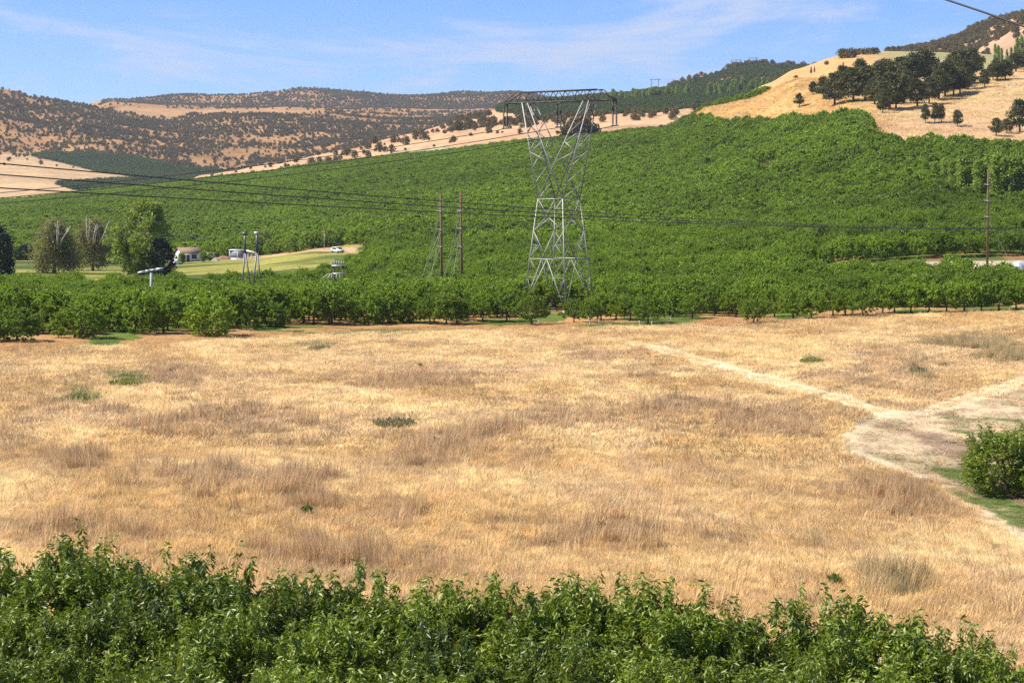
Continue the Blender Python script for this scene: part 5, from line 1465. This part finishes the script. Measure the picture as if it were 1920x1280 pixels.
# ------------------------------------------------------------------ weeds in the dry field
def weed(name, u, y, wpx, hpx, label, mat, seed):
    p = hit(NEAR, u, y, 60, 330); s = p.y / FPX; r = np.random.default_rng(seed)
    n = int(120 + wpx * 7); W = wpx * s / 2 * (0.65 if wpx < 24 else 1.0); H = max(0.15, hpx * s * (0.35 if wpx < 24 else 0.5))
    th = r.random(n) * 6.28; q = np.sqrt(r.random(n)) * W
    x = q * np.cos(th); yy = q * np.sin(th) * 1.6
    z = NEAR.zxy(p.x + x, p.y + yy) - p.z
    P = np.stack([x, yy, z + H * r.random(n) * (1 - (q / W) ** 2 * 0.6)], 1)
    D = r.normal(size=(n, 3)) * 0.45; D[:, 2] += 1
    L = 0.22 + 0.22 * r.random(n)
    o = link(name, leaves_mesh(name, P, D, L, L * 0.28, M[mat], r, False, 0.2)); o.location = p
    return tag(o, label, 'weed', 'weed clumps in the dry field')
for i, (u, y, w, h_, lab, mt) in enumerate([
    (150, 752, 52, 22, 'bright green weed clump in the dry field below the left orchard trees', 'weed'), (235, 722, 60, 12, 'long low green weed clump beside the brightest one on the left', 'weed'),
    (410, 775, 20, 16, 'small dark green weed alone right of the left weed clumps', 'weed'), (740, 800, 80, 26, 'broad grey-green weed clump in the middle of the brown patch', 'weedgrey'),
    (1522, 680, 44, 10, 'bright green weed clump above the two-track path', 'weed'), (1722, 700, 34, 20, 'grey-green bush in the dry field right of the path', 'weedgrey'),
    (1566, 1096, 22, 24, 'dark green weed tuft near the bottom right treetops', 'weed'), (600, 655, 44, 8, 'low grey-green weeds at the far edge near the grassy lane', 'weedgrey'),
    (1655, 1085, 70, 20, 'thin grey-green weeds on the slope at lower right', 'weedgrey'), (575, 962, 12, 12, 'tiny dark green thistle in the lower left field', 'weed'),
    (1215, 1000, 16, 16, 'small grey-green thistle right of the lower centre', 'weedgrey'), (1128, 992, 10, 12, 'tiny dark thistle left of the grey-green one', 'weed'),
    (1880, 672, 60, 10, 'long grey-green weed streak near the right edge', 'weedgrey'),
    (788, 688, 5, 5, 'tiny dark clump alone in the upper middle of the field', 'weed')]):
    weed('weed_clump', u, y, w, h_, lab, mt, 300 + i)

# ------------------------------------------------------------------ dry grass
def tuft_mesh(name, seed, n, rad, h, w, spread, mat):
    r = np.random.default_rng(seed)
    th = r.random(n) * 6.28; q = np.sqrt(r.random(n)) * rad
    P = np.stack([q * np.cos(th), q * np.sin(th), np.full(n, -0.05)], 1)
    H = h * (0.55 + 0.6 * r.random(n))
    lean = np.stack([0.38 * H + r.normal(size=n) * spread * H, r.normal(size=n) * spread * H, H], 1)
    a = r.random(n) * 6.28; s = np.stack([np.cos(a), np.sin(a), 0 * a], 1) * w
    mid = P + lean * np.array([0.35, 0.35, 0.6]); tip = P + lean
    v = np.stack([P - s * .5, P + s * .5, mid + s * .55, mid - s * .55, tip], 1).reshape(-1, 3)
    b = np.arange(n)[:, None] * 5
    return mesh_np(name, v, [b + np.array([[0, 1, 2, 3]]), b + np.array([[3, 2, 4]])], mat)
def grass_mat():
    m, n, l, b = mat_new('dry_grass')
    a = n.new('ShaderNodeAttribute'); a.attribute_type = 'INSTANCER'; a.attribute_name = 'tint'
    g = n.new('ShaderNodeNewGeometry')
    k = maprange(n, l, g.outputs['Random Per Island'], 0, 1, 0.72, 1.34)
    vm = n.new('ShaderNodeVectorMath'); vm.operation = 'SCALE'; l.new(a.outputs['Color'], vm.inputs[0]); l.new(k, vm.inputs['Scale'])
    l.new(vm.outputs[0], b.inputs['Base Color']); b.inputs['Roughness'].default_value = 0.6; b.inputs['Specular IOR Level'].default_value = 0.25
    tr = n.new('ShaderNodeBsdfTranslucent'); l.new(vm.outputs[0], tr.inputs['Color'])
    ms = n.new('ShaderNodeMixShader'); ms.inputs[0].default_value = 0.42
    l.new(b.outputs[0], ms.inputs[1]); l.new(tr.outputs[0], ms.inputs[2]); l.new(ms.outputs[0], n['Material Output'].inputs[0])
    return m
GM = grass_mat()
tv = [tuft_mesh('grass_tuft', 400 + i, 44, 0.42, 0.33, 0.018, 0.40, GM) for i in range(4)] + \
     [tuft_mesh('grass_tuft', 410 + i, 34, 0.70, 0.33, 0.042, 0.40, GM) for i in range(3)] + \
     [tuft_mesh('weed_stalks', 420 + i, 30, 0.40, 0.80, 0.020, 0.16, GM) for i in range(2)]
def grass_pts(n, da, db):
    u = -40 + 2000 * rg.random(n); d = np.sqrt(da * da + (db * db - da * da) * rg.random(n)); return (u - 960) / FPX * d, d
gx1, gy1 = grass_pts(26000, 56, 135); gx2, gy2 = grass_pts(46000, 135, 336)
gx = np.concatenate([gx1, gx2]); gy = np.concatenate([gy1, gy2]); near_g = np.concatenate([np.ones(len(gx1), bool), np.zeros(len(gx2), bool)])
col, hh, cov = field_colour(gx, gy)
gu = 960 + gx / gy * FPX
ok = (rg.random(len(gx)) < cov) & (gy < edge_d(gu) + 1)
gx, gy, near_g, col, hh, gu = gx[ok], gy[ok], near_g[ok], col[ok], hh[ok], gu[ok]
n = len(gx)
swirl = VN[0].fbm(gx / 14, gy / 20, 3) * 12 + rg.normal(size=n) * 1.1
lum = col.mean(1)
tall = (rg.random(n) < np.where(lum < 0.29, 0.42, 0.035)) & (col[:, 0] > col[:, 1] * 1.1)
gi = np.where(near_g, rg.integers(0, 4, n), 4 + rg.integers(0, 3, n)); gi = np.where(tall, 7 + rg.integers(0, 2, n), gi)
sv = (0.75 + 0.5 * rg.random(n)); szv = sv * hh
tint = np.clip(col * (0.72 + 0.62 * rg.random((n, 1))) * 1.22, 0, 0.92)
tint[tall] = np.clip(tint[tall] * 0.55 + np.array((0.33, 0.228, 0.112)), 0, 0.92)
# the same grass on the open hillside above the orchard
hu = 1250 + 700 * rg.random(18000); hd = np.sqrt(700.0 ** 2 + (1330.0 ** 2 - 700.0 ** 2) * rg.random(18000))
hx = (hu - 960) / FPX * hd
k_ok = hd > top_d(hu) + 6
hu, hd, hx = hu[k_ok], hd[k_ok], hx[k_ok]
hc = np.clip(slope_colour(hx, hd, hu) * (0.8 + 0.7 * rg.random((len(hx), 1))) * 1.75, 0, 0.92)
m_ = len(hx); hs_ = 1.5 + 1.3 * rg.random(m_)
gx = np.concatenate([gx, hx]); gy = np.concatenate([gy, hd]); gi = np.concatenate([gi, 4 + rg.integers(0, 3, m_)])
swirl = np.concatenate([swirl, rg.random(m_) * 6.28]); sv = np.concatenate([sv, hs_]); szv = np.concatenate([szv, hs_ * 0.8]); tint = np.concatenate([tint, hc])
scatter('dry_grass', np.stack([gx, gy, NEAR.zxy(gx, gy)], 1), np.stack([0 * gx, 0 * gx, swirl], 1), np.stack([sv, sv, szv], 1), gi, tv,
        'sun-bleached dry grass covering the open field and the bare hillside', tint, 'grass')

# ------------------------------------------------------------------ haze
HZ = MB().box(-2950, 2950, -60, 7600, -75, 620).obj('haze', None)
HZ.data.materials.clear()
hm = bpy.data.materials.new('haze_air'); hm.use_nodes = True
hn = hm.node_tree.nodes; hn.clear()
ho = hn.new('ShaderNodeOutputMaterial'); pv = hn.new('ShaderNodeVolumePrincipled')
pv.inputs['Color'].default_value = (0.86, 0.91, 1.0, 1)
pv.inputs['Density'].default_value = HAZE
pv.inputs['Anisotropy'].default_value = 0.2
hm.node_tree.links.new(pv.outputs[0], ho.inputs['Volume'])
HZ.data.materials.append(hm)
tag(HZ, 'thin summer haze over the valley', 'haze', kind='stuff')
